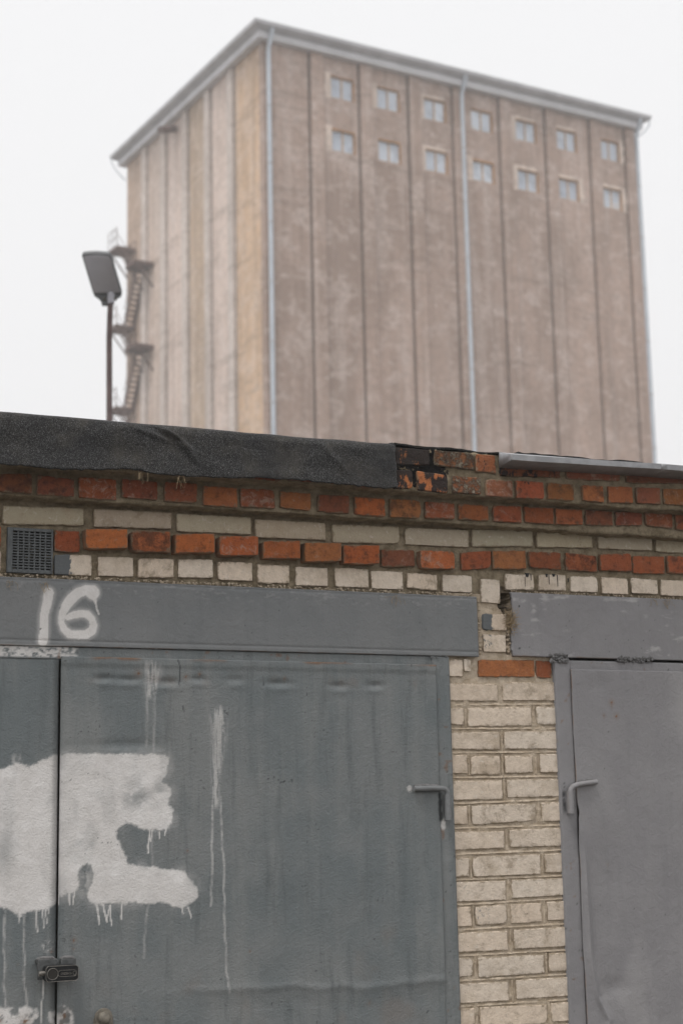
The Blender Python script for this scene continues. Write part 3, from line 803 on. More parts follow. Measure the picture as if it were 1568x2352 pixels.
# solid body of the garages ---------------------------------------------------
def part_box(name, parent, mat, *b):
    mb = MB(); mb.box(*b); return keep(mb.build(name, mat), parent)


part_box('masonry_core', garage_a, PLASTER, -.31, SPLIT - .002, .022, .25, 2.345, 2.78)
part_box('masonry_core', garage_b, PLASTER, SPLIT + .002, 5.91, .022, .25, 2.345, 2.78)
part_box('side_wall', garage_a, PLASTER, -.31, -.07, .024, 6.0, 0, 2.34)
part_box('party_wall', garage_a, PLASTER, 2.60, 2.95, .20, 6.0, 0, 2.34)
part_box('side_wall', garage_b, PLASTER, 5.65, 5.90, .024, 6.0, 0, 2.34)
part_box('rear_wall', garage_a, PLASTER, -.06, 2.59, 5.75, 5.99, 0, 2.34)
part_box('rear_wall', garage_b, PLASTER, 2.96, 5.64, 5.75, 5.99, 0, 2.34)
part_box('roof_slab', garage_a, PLASTER, -.30, SPLIT - .003, .26, 6.05, 2.345, 2.775)
part_box('roof_slab', garage_b, PLASTER, SPLIT + .003, 5.90, .26, 6.05, 2.345, 2.775)

# roofing felt folded over the cornice ---------------------------------------
FP = [(6.0, 2.83), (1.0, 2.806), (.05, 2.799), (-.09, 2.799), (-.114, 2.796), (-.126, 2.787), (-.131, 2.770), (-.133, 2.72), (-.136, 2.66), (-.137, 2.640)]


def felt(u0, u1):
    pr = np.concatenate([np.array(FP[:3]), resample(FP[3:], .005)])
    us = urange(u0, u1, 1.0, 2.5, .006, .03)
    tan = np.gradient(pr, axis=0); nl = np.hypot(tan[:, 0], tan[:, 1]); ny, nz = tan[:, 1] / nl, -tan[:, 0] / nl
    K = np.arange(len(pr))
    def yf(U, KK):
        k = KK.astype(int)
        z0 = pr[k, 1]; y0 = pr[k, 0]
        front = sst(2.80, 2.77, z0)
        s = (2.79 - z0)
        d = (fbm(U * 5, s * 9, 31, 3) - .42) * .016 + (fbm(U * 16, s * 22, 33, 2) - .5) * .006
        line = (U - 1.525) - s * 1.35 - .02 * np.sin(s * 40)
        d = d + .012 * np.exp(-(line / .012) ** 2) * sst(.0, .015, s) * sst(.13, .07, s) - .008 * np.exp(-((line + .03) / .02) ** 2) * sst(.12, .05, s)
        l2 = (U - 1.47) + s * .2
        d = d + .006 * np.exp(-((s - .028 - (U - 1.5) * .3) / .007) ** 2) * sst(1.38, 1.5, U) * sst(1.72, 1.58, U)
        l3 = (U - 2.05) - s * 1.1
        d = d + .005 * np.exp(-(l3 / .018) ** 2) * sst(.0, .02, s) * sst(.14, .08, s)
        front_d = d * front + (1 - front) * (fbm(U * 6, y0 * 4, 35, 2) - .5) * .010
        bot = sst(.09, .16, s)
        y = y0 - front_d * 1.0 * front + bot * (-.004 + .010 * (fbm(U * 4, U * 0, 41, 2) - .5))
        z = z0 + (1 - front) * front_d * .7 + bot * ((fbm(U * 7, U * 0, 43, 3) - .5) * .026 + (fbm(U * 55, U * 0, 47, 3) - .5) * .008 - .006 + .012 * sst(1.0, 2.3, U))
        Ue = U + sst(u1 - .02, u1, U) * (fbm(z0 * 60, z0 * 0, 44, 3) - .5) * .012
        return Ue, y, z
    o = link('roofing_felt', grid_mesh('roofing_felt', us, K, yf), FELT)
    m = o.modifiers.new('thick', 'SOLIDIFY'); m.thickness = .005; m.offset = 1
    return o


f = keep(felt(-.34, 2.336), garage_a); f['label'] = 'black mineral roofing felt folded down over the cornice'


def ragged_slab(u0, u1, name, parent, mat, y0, z0, th, seed):
    us = np.arange(u0, u1 + .008, .008); vs = []
    for i, u in enumerate(us):
        y = y0 + (float(fbm(np.array(u * 12), np.array(0.), seed, 3)) - .5) * .03
        zz = z0 + (float(fbm(np.array(u * 9), np.array(3.), seed, 2)) - .5) * .008
        t2 = th * (.7 + .6 * float(vn(np.array(u * 30), np.array(1.), seed)))
        vs += [(u, y, zz), (u, y - .002, zz + t2), (u, 1.0, z0 + .02), (u, 1.0, z0 + .008)]
    fs = []
    for i in range(len(us) - 1):
        for k in range(4):
            a = i * 4 + k; b = i * 4 + (k + 1) % 4
            fs.append((a, b, b + 4, a + 4))
    mb = MB(); mb.add(vs, fs + [(0, 1, 2, 3), tuple(len(vs) - 4 + k for k in (3, 2, 1, 0))])
    return keep(mb.build(name, mat), parent)


ragged_slab(2.34, SPLIT, 'roof_edge', garage_a, FELT, -.117, 2.791, .006, 3)
ragged_slab(SPLIT + .001, 5.92, 'roof_edge', garage_b, FELT, -.126, 2.797, .007, 5)

# zinc flashing on the neighbour's cornice: three lapped lengths
def flashing(u0, u1, z0, z1, lift, cap):
    mb = MB(); vs = []
    n = 40
    for i in range(n + 1):
        t = i / n; u = u0 + (u1 - u0) * t; dz = z0 + (z1 - z0) * t + .0012 * noise.noise((u * 9, 0, lift))
        w = .004 * noise.noise((u * 5, 3, lift))
        e = 0 if i else .0
        lip_u = u + (0.0 if i else .0)
        vs += [(u, -.1215, 2.745 + dz), (lip_u - (.028 if (cap and i == 0) else 0) * 0, -.205 - lift - w, 2.755 + dz), (lip_u, -.2065 - lift - w, 2.7725 + dz), (u, -.128, 2.796 + dz * .4), (u, -.10, 2.8 + dz * .4)]
    fs = [(i * 5 + k, i * 5 + k + 1, i * 5 + k + 6, i * 5 + k + 5) for i in range(n) for k in range(4)]
    if cap: fs.append((0, 1, 2, 3))
    mb.add(vs, fs)
    o = mb.build('flashing_sheet', ZINC, None, True, 15)
    m = o.modifiers.new('thick', 'SOLIDIFY'); m.thickness = .0012; m.offset = 0
    return keep(o, garage_b)


flashing(2.728, 3.345, 0, .0115, 0, True)
flashing(3.325, 4.6, .0115, .018, .002, False)
flashing(4.58, 5.92, .018, .02, .0, False)

# ------------------------------------------------------------------ gate paint marks (metres on the gate face)
def poly_sd(U, Z, P):
    P = np.array(P); d = np.full(U.shape, 1e9); ins = np.zeros(U.shape, bool)
    for i in range(len(P)):
        a, b = P[i], P[(i + 1) % len(P)]
        e = b - a; wx, wz = U - a[0], Z - a[1]
        t = np.clip((wx * e[0] + wz * e[1]) / (e @ e + 1e-12), 0, 1)
        d = np.minimum(d, np.hypot(wx - t * e[0], wz - t * e[1]))
        c = (a[1] <= Z) != (b[1] <= Z)
        ins ^= c & (U < (b[0] - a[0]) * (Z - a[1]) / ((b[1] - a[1]) if b[1] != a[1] else 1e-9) + a[0])
    return np.where(ins, -d, d)


def stroke_sd(U, Z, pts):
    d = np.full(U.shape, 1e9)
    for a, b in zip(pts[:-1], pts[1:]):
        e = np.array([b[0] - a[0], b[1] - a[1]]); t = np.clip(((U - a[0]) * e[0] + (Z - a[1]) * e[1]) / (e @ e + 1e-12), 0, 1)
        d = np.minimum(d, np.hypot(U - a[0] - t * e[0], Z - a[1] - t * e[1]) - (a[2] + (b[2] - a[2]) * t))
    return d


def sprayed(U, Z, P, soft=.006, seed=1):
    sd = poly_sd(U, Z, P) + (fbm(U * 55, Z * 55, seed, 3) - .5) * .012 + (fbm(U * 220, Z * 220, seed + 3, 2) - .5) * .006
    return sst(soft * .75, -soft * .75, sd) * .97


def runs(U, Z, L, a=.9):
    m = np.zeros(U.shape)
    for x0, z0, x1, z1, w in L:
        wob = (vn(Z * 60, Z * 0 + x0 * 50, 5) - .5) * .003
        sd = stroke_sd(U + wob, Z, [(x0, z0, w * 1.1), (x1, z1, w * .9)])
        m = np.maximum(m, sst(.0014, -.0008, sd) * a)
    return m


def lime(U, Z, pts, widths, a):
    """a ragged splash that runs down"""
    pts = np.array(pts); zs = pts[::-1, 1]; xs = pts[::-1, 0]; ws = np.array(widths)[::-1]
    xc = np.interp(Z, zs, xs); w = np.interp(Z, zs, ws)
    inside = (Z < pts[0, 1] + .012) & (Z > pts[-1, 1] - .01)
    d = np.abs(U - xc) / w
    n = fbm(U * 170, Z * 16, 51, 3) + .25 * (fbm(U * 300, Z * 300, 57, 2) - .5)
    m = sst(1.25, .3, d + (n - .5) * 1.3) * sst(.22, .55, n)
    m *= sst(pts[0, 1] + .015, pts[0, 1] - .02, Z + (vn(U * 180, U * 0, 4) - .5) * .03) * sst(pts[-1, 1] - .02, pts[-1, 1] + .01, Z)
    return np.where(inside, m, 0) * a


def thin(U, Z, pts, w, a):
    m = np.zeros(U.shape)
    wob = (vn(Z * 38, Z * 0, 61) - .5) * .005
    sd = stroke_sd(U + wob, Z, [(x, z, w) for x, z in pts])
    return sst(w * .9, -w * .5, sd) * a * (.45 + .55 * sst(.35, .6, fbm(U * 140, Z * 60, 71, 2)))


def rusts(U, Z, L):
    m = np.zeros(U.shape)
    for x, z, r, s, l in L:
        d = np.hypot(U - x, (Z - z)) + (fbm(U * 260, Z * 260, int(x * 999), 2) - .5) * r * 1.3
        m = np.maximum(m, s * sst(r * 1.25, r * .5, d))
        m = np.maximum(m, .22 * s * sst(r * 5, r * .8, d))
        if l > 0:
            q = sst(r * 1.1, r * .3, np.abs(U - x)) * sst(z - l * 1.6, z, Z) * (Z < z)
            m = np.maximum(m, .5 * s * q)
    return m


def marks_right_leaf(U, Z):
    w = sprayed(U, Z, POLY_A, .006, 3)
    thinz = np.exp(-((U - 1.505) / .055) ** 2 - ((Z - 1.672) / .030) ** 2)
    thinz = np.maximum(thinz, .8 * np.exp(-((U - 1.575) / .02) ** 2 - ((Z - 1.69) / .03) ** 2))
    thinz = np.maximum(thinz, .6 * np.exp(-((U - 1.345) / .03) ** 2 - ((Z - 1.545) / .03) ** 2))
    w = w * (1 - .2 * sst(.45, .75, fbm(U * 22, Z * 14, 16, 4)) - .2 * sst(.5, .8, fbm(U * 7, Z * 9, 18, 3)))
    w = w * (1 - .62 * thinz * sst(.3, .6, fbm(U * 40, Z * 60, 15, 3)))
    w = np.maximum(w, .55 * np.exp(-((U - 1.346) / .03) ** 2 - ((Z - 1.445) / .05) ** 2) * sst(.3, .6, fbm(U * 50, Z * 40, 22, 3)))
    halo = sst(.03, -.005, poly_sd(U, Z, POLY_A)) * .22 * sst(.3, .7, fbm(U * 25, Z * 25, 6, 2))
    w = np.maximum(w, halo)
    w = np.maximum(w, sprayed(U, Z, POLY_E, .008, 8) * sst(.35, .6, fbm(U * 60, Z * 60, 81, 3)))
    w = np.maximum(w, runs(U, Z, DRIPS_A))
    w = np.maximum(w, lime(U, Z, STREAK1[0], [.034, .028, .017, .012], .5))
    for t in STREAK1[1:]: w = np.maximum(w, thin(U, Z, t, .0030, .38))
    w = np.maximum(w, lime(U, Z, STREAK2[0], [.036, .028, .016], .5))
    for t in STREAK2[1:]: w = np.maximum(w, thin(U, Z, t, .0032, .22))
    # rubbed hinge end and soft lighter weathering
    d = np.hypot((U - 2.415), (Z - 1.691)) + (fbm(U * 300, Z * 300, 19, 2) - .5) * .014
    w = np.maximum(w, sst(.013, .004, d) * .7)
    r = rusts(U, Z, RUST_A)
    top = sst(2.082, 2.0885, Z + (fbm(U * 30, U * 0, 91, 3) - .5) * .012) * sst(.52, .68, fbm(U * 7, U * 0, 92, 2))
    r = np.maximum(r, top * .8)
    warm = sst(.56, .78, fbm(U * 9, Z * 7, 95, 4)) * .16 * sst(1.25, 1.1, Z + (fbm(U * 5, Z * 5, 97, 2) - .5) * .5)
    r = np.maximum(r, warm)
    r = np.maximum(r, .16 * sst(.03, .0, np.abs(Z - 2.03)) * sst(.5, .75, fbm(U * 18, Z * 10, 99, 3)))
    k = runs(U, Z, BLACK_A, .95)
    sc = sst(1.0, .6, np.hypot((U - 1.955) / .08, (Z - 1.722) / .02)) * sst(.66, .74, fbm(U * 150, Z * 190, 101, 2)) * sst(.45, .6, fbm(U * 30, Z * 60, 103, 2))
    k = np.maximum(k, sc * .9)
    k = np.maximum(k, .75 * sst(.80, .84, fbm(U * 130, Z * 130, 107, 2)) * sst(.66, .74, fbm(U * 14, Z * 14, 108, 2)))
    k = np.maximum(k, .4 * sst(1.276, 1.268, U))
    k = np.maximum(k, .8 * sst(2.516, 2.520, U + (fbm(Z * 90, Z * 0, 111, 2) - .5) * .006) * sst(1.582, 1.592, Z) * sst(1.682, 1.672, Z))  # grime and the shaded gap beside the sleeve, painted dark
    k = np.maximum(k, .45 * sst(1.672, 1.684, Z) * sst(1.690, 1.684, Z) * sst(2.42, 2.44, U))  # grime and the rod's shadow painted as a dark strip
    return w, r, k


def marks_left_leaf(U, Z):
    w = sprayed(U, Z, POLY_B, .006, 5)
    w = w * (1 - .2 * sst(.45, .75, fbm(U * 24, Z * 12, 20, 4)))
    w = w * (1 - .45 * np.exp(-((U - 1.115) / .03) ** 2 - ((Z - 1.53) / .06) ** 2))
    for P in (POLY_C, POLY_D): w = np.maximum(w, sprayed(U, Z, P, .007, 9) * sst(.25, .5, fbm(U * 70, Z * 70, 83, 3)))
    w = np.maximum(w, runs(U, Z, DRIPS_B, .75))
    w = np.maximum(w, lime(U, Z, STREAK3[0], [.018, .02, .02], .5))
    for t in STREAK3[1:]: w = np.maximum(w, thin(U, Z, t, .0028, .4))
    w = np.maximum(w, .5 * sst(1.0, .3, np.hypot((U - 1.243) / .025, (Z - 1.258) / .022)) * sst(.5, .62, fbm(U * 160, Z * 110, 87, 3)))
    r = rusts(U, Z, RUST_B)
    k = .45 * sst(1.244, 1.262, U)
    return w, r, k


def marks_lintel(U, Z):
    w = np.zeros(U.shape)
    for S in (ONE, SIX, SD1, SD2):
        sd = stroke_sd(U, Z, S) + (fbm(U * 160, Z * 160, 13, 2) - .5) * .0022
        w = np.maximum(w, sst(.0016, -.0022, sd) * .93)
        if len(S) > 3: w = np.maximum(w, .33 * sst(.013, -.001, sd))
    w = np.maximum(w, .35 * sst(2.126, 2.121, Z) * sst(1.32, 1.24, U))
    w = np.maximum(w, .12 * sst(.62, .75, fbm(U * 60, Z * 160, 23, 3)) * sst(2.25, 2.31, Z))
    r = .5 * sst(2.1235, 2.1205, Z + (fbm(U * 40, U * 0, 27, 2) - .5) * .004) * sst(.4, .6, fbm(U * 12, U * 0, 28, 2))
    k = .8 * sst(.91, .935, fbm(U * 140, Z * 140, 29, 2))
    return w, r, k


def marks_lintel_b(U, Z):
    w = .3 * sst(.60, .8, fbm(U * 22, Z * 60, 37, 4)) * sst(.5, .62, fbm(U * 5, Z * 9, 39, 2))
    r = .5 * sst(2.131, 2.126, Z + (fbm(U * 30, U * 0, 45, 2) - .5) * .006) * sst(.45, .65, fbm(U * 9, U * 0, 46, 2))
    k = .7 * sst(.91, .935, fbm(U * 140, Z * 140, 47, 2))
    for hx, hz in ((2.852, 2.297), (2.848, 2.154)): k = np.maximum(k, sst(.0045, .0025, np.hypot(U - hx, Z - hz)))
    return w, r, k


def marks_b(U, Z):
    w = .10 * sst(.55, .8, fbm(U * 8, Z * 3, 57, 4))
    r = np.maximum(rusts(U, Z, [(x, z, r_ * 1.5, s_, l) for x, z, r_, s_, l in RUST_R]), .6 * sst(3.046, 3.040, U + (fbm(Z * 40, Z * 0, 58, 3) - .5) * .006) * sst(.5, .65, fbm(Z * 7, Z * 0, 59, 2)))
    k = .7 * sst(.93, .95, fbm(U * 120, Z * 120, 60, 2))
    return w, r, k


def marks_frame_a(U, Z):
    w = .8 * sst(1.335, 1.30, U + (fbm(U * 60, Z * 60, 63, 2) - .5) * .03) * sst(2.085, 2.092, Z) * sst(.28, .5, fbm(U * 90, Z * 190, 64, 3)) * (U > .9)
    r = .55 * sst(.76, .82, fbm(U * 45, Z * 45, 65, 3))
    # bare drip under the hinge sleeve
    w = np.maximum(w, .75 * sst(1.0, .6, np.hypot((U - 2.535) / .010, (Z - 1.575) / .022) + (fbm(U * 200, Z * 120, 67, 2) - .5) * .5))
    k = .7 * sst(.87, .9, fbm(U * 140, Z * 140, 66, 2))
    k = np.maximum(k, .85 * sst(2.535, 2.530, U + (fbm(Z * 90, Z * 0, 113, 2) - .5) * .006) * sst(1.582, 1.592, Z) * sst(1.682, 1.672, Z) * (U > 2.4))  # sleeve gap on the frame side: its shade painted in with grime
    return w, r, k


def marks_frame_b(U, Z):
    r = .45 * sst(.78, .84, fbm(U * 45, Z * 45, 75, 3))
    k = .7 * sst(.87, .9, fbm(U * 140, Z * 140, 76, 2))
    k = np.maximum(k, .8 * sst(.005, .002, np.abs(U - 2.9965) + (fbm(Z * 90, U * 90, 115, 2) - .5) * .004) * sst(1.60, 1.61, Z) * sst(1.685, 1.67, Z))  # plain gate's sleeve gap, shade and grime painted dark
    return np.zeros(U.shape), r, k


def sheet(name, u0, u1, z0, z1, step, yf, marks, mat, parent, th=.003, edge=None):
    us = np.linspace(u0, u1, max(2, int(round((u1 - u0) / step)) + 1)); zs = np.linspace(z0, z1, max(2, int(round((z1 - z0) / step)) + 1))
    def f(U, Z):
        y = yf(U, Z)
        if edge is not None: return edge(U, Z), y, Z
        return U, y, Z
    o = link(name, grid_mesh(name, us, zs, f, marks), mat)
    m = o.modifiers.new('thick', 'SOLIDIFY'); m.thickness = th; m.offset = -1
    return keep(o, parent)


# beams over the gates
beam_a = sheet('lintel_beam', -.12, 2.688, 2.121, 2.3215, .0032,
               lambda U, Z: -.012 + (fbm(U * 4, Z * 4, 3, 2) - .5) * .004 + .002 * np.exp(-((Z - 2.137) / .003) ** 2) + .002 * np.exp(-((Z - 2.315) / .004) ** 2), marks_lintel, PAINT16B, garage_a, .012)
beam_a['label'] = 'blue-grey steel beam with the number 16 sprayed on it in white'


def edge_b(U, Z):
    e = (fbm(Z * 70, Z * 0, 7, 3) - .5) * .009 + .004 * np.sin(Z * 31)
    return U + sst(2.86, 2.822, U) * e


beam_b = sheet('lintel_beam', 2.822, 5.75, 2.1265, 2.3435, .0035,
               lambda U, Z: -.011 + (fbm(U * 4, Z * 4, 11, 2) - .5) * .005, marks_lintel_b, PAINTR, garage_b, .012, edge_b)
beam_b['label'] = 'purple-grey steel beam with ragged end and two bolt holes'


def bar(name, parent, mat, u0, u1, z0, z1, y, depth, marks, step=.006, seed=0):
    mb_y = lambda U, Z: y + (fbm(U * 20, Z * 20, seed, 3) - .5) * .0022
    return sheet(name, u0, u1, z0, z1, step, mb_y, marks, mat, parent, depth)


frame_a = empty('gate_frame'); keep(frame_a, garage_a); frame_a['label'] = 'blue-grey angle steel frame of the numbered gate'
bar('frame_header', frame_a, PAINT16, -.06, 2.5315, 2.083, 2.1195, -.0065, .04, marks_frame_a, .004, 3)
bar('frame_stile', frame_a, PAINT16, 2.512, 2.5765, .03, 2.1185, -.0095, .05, marks_frame_a, .005, 4)
bar('frame_stile', frame_a, PAINT16, -.06, -.005, .03, 2.08, -.0095, .05, marks_frame_a, .02, 5)
frame_b = empty('gate_frame'); keep(frame_b, garage_b); frame_b['label'] = 'purple-grey angle steel frame of the plain gate'
bar('frame_header', frame_b, PAINTR, 3.032, 5.66, 2.080, 2.1175, -.0065, .04, marks_frame_b, .006, 6)
bar('frame_stile', frame_b, PAINTR, 2.982, 3.046, .03, 2.116, -.0098, .05, marks_frame_b, .006, 7)
bar('frame_stile', frame_b, PAINTR, 5.61, 5.665, .03, 2.078, -.0098, .05, marks_frame_b, .02, 8)


def y_right_leaf(U, Z):
    y = -.0165 + (fbm(U * 2.5, Z * 2.5, 5, 2) - .5) * .006 + (fbm(U * 11, Z * 9, 6, 2) - .5) * .0022
    y = y - .0032 * sst(2.055, 2.075, Z)                                # folded top edge
    for (x, z, sx, sz, a) in ((1.40, 2.028, .03, .010, .0045), (1.48, 2.026, .035, .009, .004), (1.60, 2.020, .035, .012, .005), (1.70, 2.030, .03, .010, .0035),
                              (1.965, 2.022, .04, .011, .0045), (2.17, 2.017, .03, .010, .0035), (2.30, 2.02, .03, .011, .004), (1.82, 2.03, .03, .012, .003), (1.47, 1.83, .10, .016, .003)):
        y = y + 1.5 * a * np.exp(-((U - x) / sx) ** 2 - ((Z - z) / sz) ** 2) - .6 * a * np.exp(-((U - x) / sx) ** 2 - ((Z - z + .018) / sz) ** 2)
    zb = 1.085 - (U - 1.3) * .01 + (fbm(U * 6, U * 0, 93, 3) - .5) * .05
    y = y + .0045 * sst(zb + .035, zb - .035, Z) * sst(1.5, 1.9, U) - .002 * np.exp(-((Z - zb - .025) / .012) ** 2) * sst(1.5, 1.8, U)
    y = y - .002 * sst(1.285, 1.272, U)
    for i, x in enumerate((1.42, 1.66, 1.95, 2.2)): y = y + .0012 * np.sin((Z * 3 + x * 9)) * np.exp(-((U - x) / .05) ** 2)
    return y


leaf_r = sheet('gate_leaf', 1.2695, 2.5225, .05, 2.0905, .0034, y_right_leaf, marks_right_leaf, PAINT16, garage_a, .004)
leaf_r['label'] = 'blue-grey steel gate leaf with white sprayed patch, rust spots and lime runs'
leaf_l = sheet('gate_leaf', .0, 1.2675, .05, 2.0835, .0045,
               lambda U, Z: -.0055 + (fbm(U * 3, Z * 3, 8, 2) - .5) * .004 + (fbm(U * 12, Z * 9, 9, 2) - .5) * .002, marks_left_leaf, PAINT16, garage_a, .004)
leaf_l['label'] = 'blue-grey steel gate leaf behind the padlock with white sprayed patch'


def y_b_leaf(U, Z):
    y = -.0165 + (fbm(U * 1.8, Z * 1.6, 15, 2) - .5) * .010 + (fbm(U * 7, Z * 6, 16, 2) - .5) * .0025
    cz = np.array([.93, 1.007, 1.105, 1.245, 1.429, 1.614]); cx = np.array([3.125, 3.085, 3.07, 3.066, 3.062, 3.058])
    cr = np.interp(Z, cz, cx)
    low = sst(1.62, 1.35, Z)
    y = y + low * (-.007 * np.exp(-((U - cr) / .008) ** 2) + .007 * sst(.0, .035, U - cr) * sst(.22, .05, U - cr))
    y = y + .005 * np.exp(-((U - 3.16) / .05) ** 2 - ((Z - 1.03) / .03) ** 2) + .003 * np.exp(-((U - 3.15) / .04) ** 2 - ((Z - 2.03) / .03) ** 2)
    y = y - .004 * np.exp(-((Z - 1.56) / .05) ** 2) * sst(3.07, 3.04, U)
    return y


def edge_leaf_b(U, Z):
    e = .0012 * np.sin(Z * 9) + .003 * (fbm(Z * 12, Z * 0, 17, 3) - .5) + .005 * np.exp(-((Z - 1.61) / .02) ** 2)
    return U + sst(3.12, 3.043, U) * e


leaf_b = sheet('gate_leaf', 3.043, 4.322, .05, 2.0865, .004, y_b_leaf, marks_b, PAINTR, garage_b, .004, edge_leaf_b)
leaf_b['label'] = 'plain purple-grey steel gate leaf with creased edge and three rust holes'
sheet('gate_leaf', 4.326, 5.625, .05, 2.0865, .012, lambda U, Z: -.015 + (fbm(U * 2, Z * 2, 18, 2) - .5) * .008, marks_b, PAINTR, garage_b, .004)


# hinges: a bent rod welded to the leaf that drops into a sleeve on the frame
def wobble(pts, n=6):
    out = []
    for a, b in zip(pts[:-1], pts[1:]):
        for i in range(n): out.append(Vector(a).lerp(Vector(b), i / n))
    out.append(Vector(pts[-1])); return out


def hinge(leaf, rod, sleeve, mat, nm):
    p = MB(); p.tube(rod, .0088, 14)
    h = keep(p.build('hinge_rod', mat, None, True, 50), leaf)
    s = MB(); s.tube(sleeve, .0112, 16)
    s.box(sleeve[0][0] - .0045, sleeve[0][0] + .0045, -.020, -.008, sleeve[1][2], sleeve[0][2])
    return h, s


ya = -.028
rod = [(2.424, ya, 1.691), (2.50, ya, 1.6915), (2.528, ya, 1.6905), (2.538, ya, 1.687), (2.544, ya, 1.680), (2.545, ya, 1.664), (2.545, ya, 1.62)]
h, s = hinge(leaf_r, rod, [(2.545, ya, 1.672), (2.545, ya, 1.590)], PAINT16B, 'a')
h['label'] = 'bent rod hinge arm on the numbered gate'
keep(s.build('hinge_sleeve', PAINT16B, None, True, 50), frame_a)
w = MB(); w.tube([(2.43, -.0205, 1.6995), (2.47, -.0205, 1.701), (2.515, -.0205, 1.6995)], [.004, .0055, .004], 8)
keep(w.build('hinge_weld', WELD, None, True, 60), leaf_r)
rod = [(3.117, ya, 1.7055), (3.07, ya, 1.7015), (3.04, ya, 1.6975), (3.021, ya, 1.691), (3.012, ya, 1.682), (3.010, ya, 1.668), (3.0095, ya, 1.62)]
h, s = hinge(leaf_b, rod, [(3.0095, ya, 1.676), (3.0095, ya, 1.603)], PAINTR, 'b')
h['label'] = 'bent rod hinge arm on the plain gate'
keep(s.build('hinge_sleeve', PAINTR, None, True, 50), frame_b)
w = MB(); w.tube([(3.11, -.0205, 1.714), (3.075, -.0205, 1.7115), (3.05, -.0205, 1.707)], [.004, .006, .004], 8)
keep(w.build('hinge_weld', WELD, None, True, 60), leaf_b)
for par_leaf, par_fr, x, mat in ((leaf_r, frame_a, 2.545, PAINT16B), (leaf_b, frame_b, 3.0095, PAINTR)):
    d = -1 if par_leaf is leaf_r else 1
    rod = [(x + d * .12, ya, .40), (x + d * .04, ya, .40), (x + d * .008, ya, .392), (x, ya, .36)]
    p = MB(); p.tube(rod, .0088, 12); keep(p.build('hinge_rod', mat, None, True, 50), par_leaf)
    p = MB(); p.tube([(x, ya, .378), (x, ya, .30)], .0098, 14); keep(p.build('hinge_sleeve', mat, None, True, 50), par_fr)

# weld and foam lumps on the right gate's frame
rubble(110, (2.962, 3.036, 2.108, 2.136, -.016, -.008), .0055, 'weld_lump', frame_b, WELD, 11)
rubble(120, (3.236, 3.385, 2.116, 2.134, -.016, -.008), .0050, 'weld_lump', frame_b, WELD, 12)
rubble(14, (2.505, 2.575, 2.112, 2.120, -.012, -.006), .004, 'weld_lump', frame_a, PAINT16B, 13)
rubble(26, (1.0, 2.5, 2.1185, 2.121, -.014, -.009), .0022, 'weld_lump', frame_a, PAINT16B, 14)

# hasp lugs, the bolt and the padlock
for leaf, x0, x1, z0, z1, y0 in ((leaf_l, 1.206, 1.264, 1.170, 1.226, -.040), (leaf_r, 1.274, 1.318, 1.172, 1.2245, -.040)):
    mb = MB(); n = 10
    mb.box(x0, x1, y0, y0 + .006, z0, z1).box(x0, x1, y0 + .007, .0 if leaf is leaf_l else -.018, z1 - .012, z1 - .001)
    keep(mb.build('hasp_lug', RUSTY_PAINT, None, bevel=.0025), leaf)
    r_ = MB(); r_.tube([(x0, y0 + .01, z1), (x0 + (x1 - x0) * .3, y0 + .006, z1 + .003), (x0 + (x1 - x0) * .75, y0 + .004, z1 + .002), (x1, y0 + .004, z1 - .008)], [.004, .0055, .005, .003], 8)
    keep(r_.build('hasp_weld', WELD, None, True, 60), leaf)
mb = MB()
for y0, y1, ra, rb in ((-.0205, -.0245, .0275, .0265), (-.0245, -.036, .0185, .0175), (-.036, -.044, .0175, .0125), (-.044, -.0475, .0125, .005)):
    pts = [(1.405, y0, 1.052), (1.405, y1, 1.052)]
    mb.tube(pts, [ra, rb], 26)
bolt = keep(mb.build('carriage_bolt', BOLT_MAT, None, True, 35), leaf_r); bolt['label'] = 'round-headed bolt with washer near the foot of the leaf'
mb = MB(); mb.box(1.376, 1.434, -.0212, -.0165, .985, 1.052)
keep(mb.build('bolt_plate', BOLT_MAT, None, bevel=.002), leaf_r)

lock = empty('padlock', (1.266, -.062, 1.166)); tag(lock, 'black worn steel block padlock closing the two leaves of the numbered gate', 'padlock')
LY = -.082


def lp(mb, name, mat, **k): return keep(mb.build(name, mat, None, **k), lock)


def octo(x0, x1, z0, z1, c): return [(x0 + c, z0), (x1 - c, z0), (x1, z0 + c), (x1, z1 - c), (x1 - c, z1), (x0 + c, z1), (x0, z1 - c), (x0, z0 + c)]


def prism(poly, y0, y1):
    mb = MB(); n = len(poly)
    mb.add([(x, y0, z) for x, z in poly] + [(x, y1, z) for x, z in poly], [tuple(range(n)), tuple(reversed(range(n, 2 * n)))] + [(i, (i + 1) % n, n + (i + 1) % n, n + i) for i in range(n)])
    return mb


lp(prism(octo(1.2195, 1.3125, 1.1665, 1.2085, .006), LY, LY + .040), 'body', LOCK_BLACK, bevel=.0012)
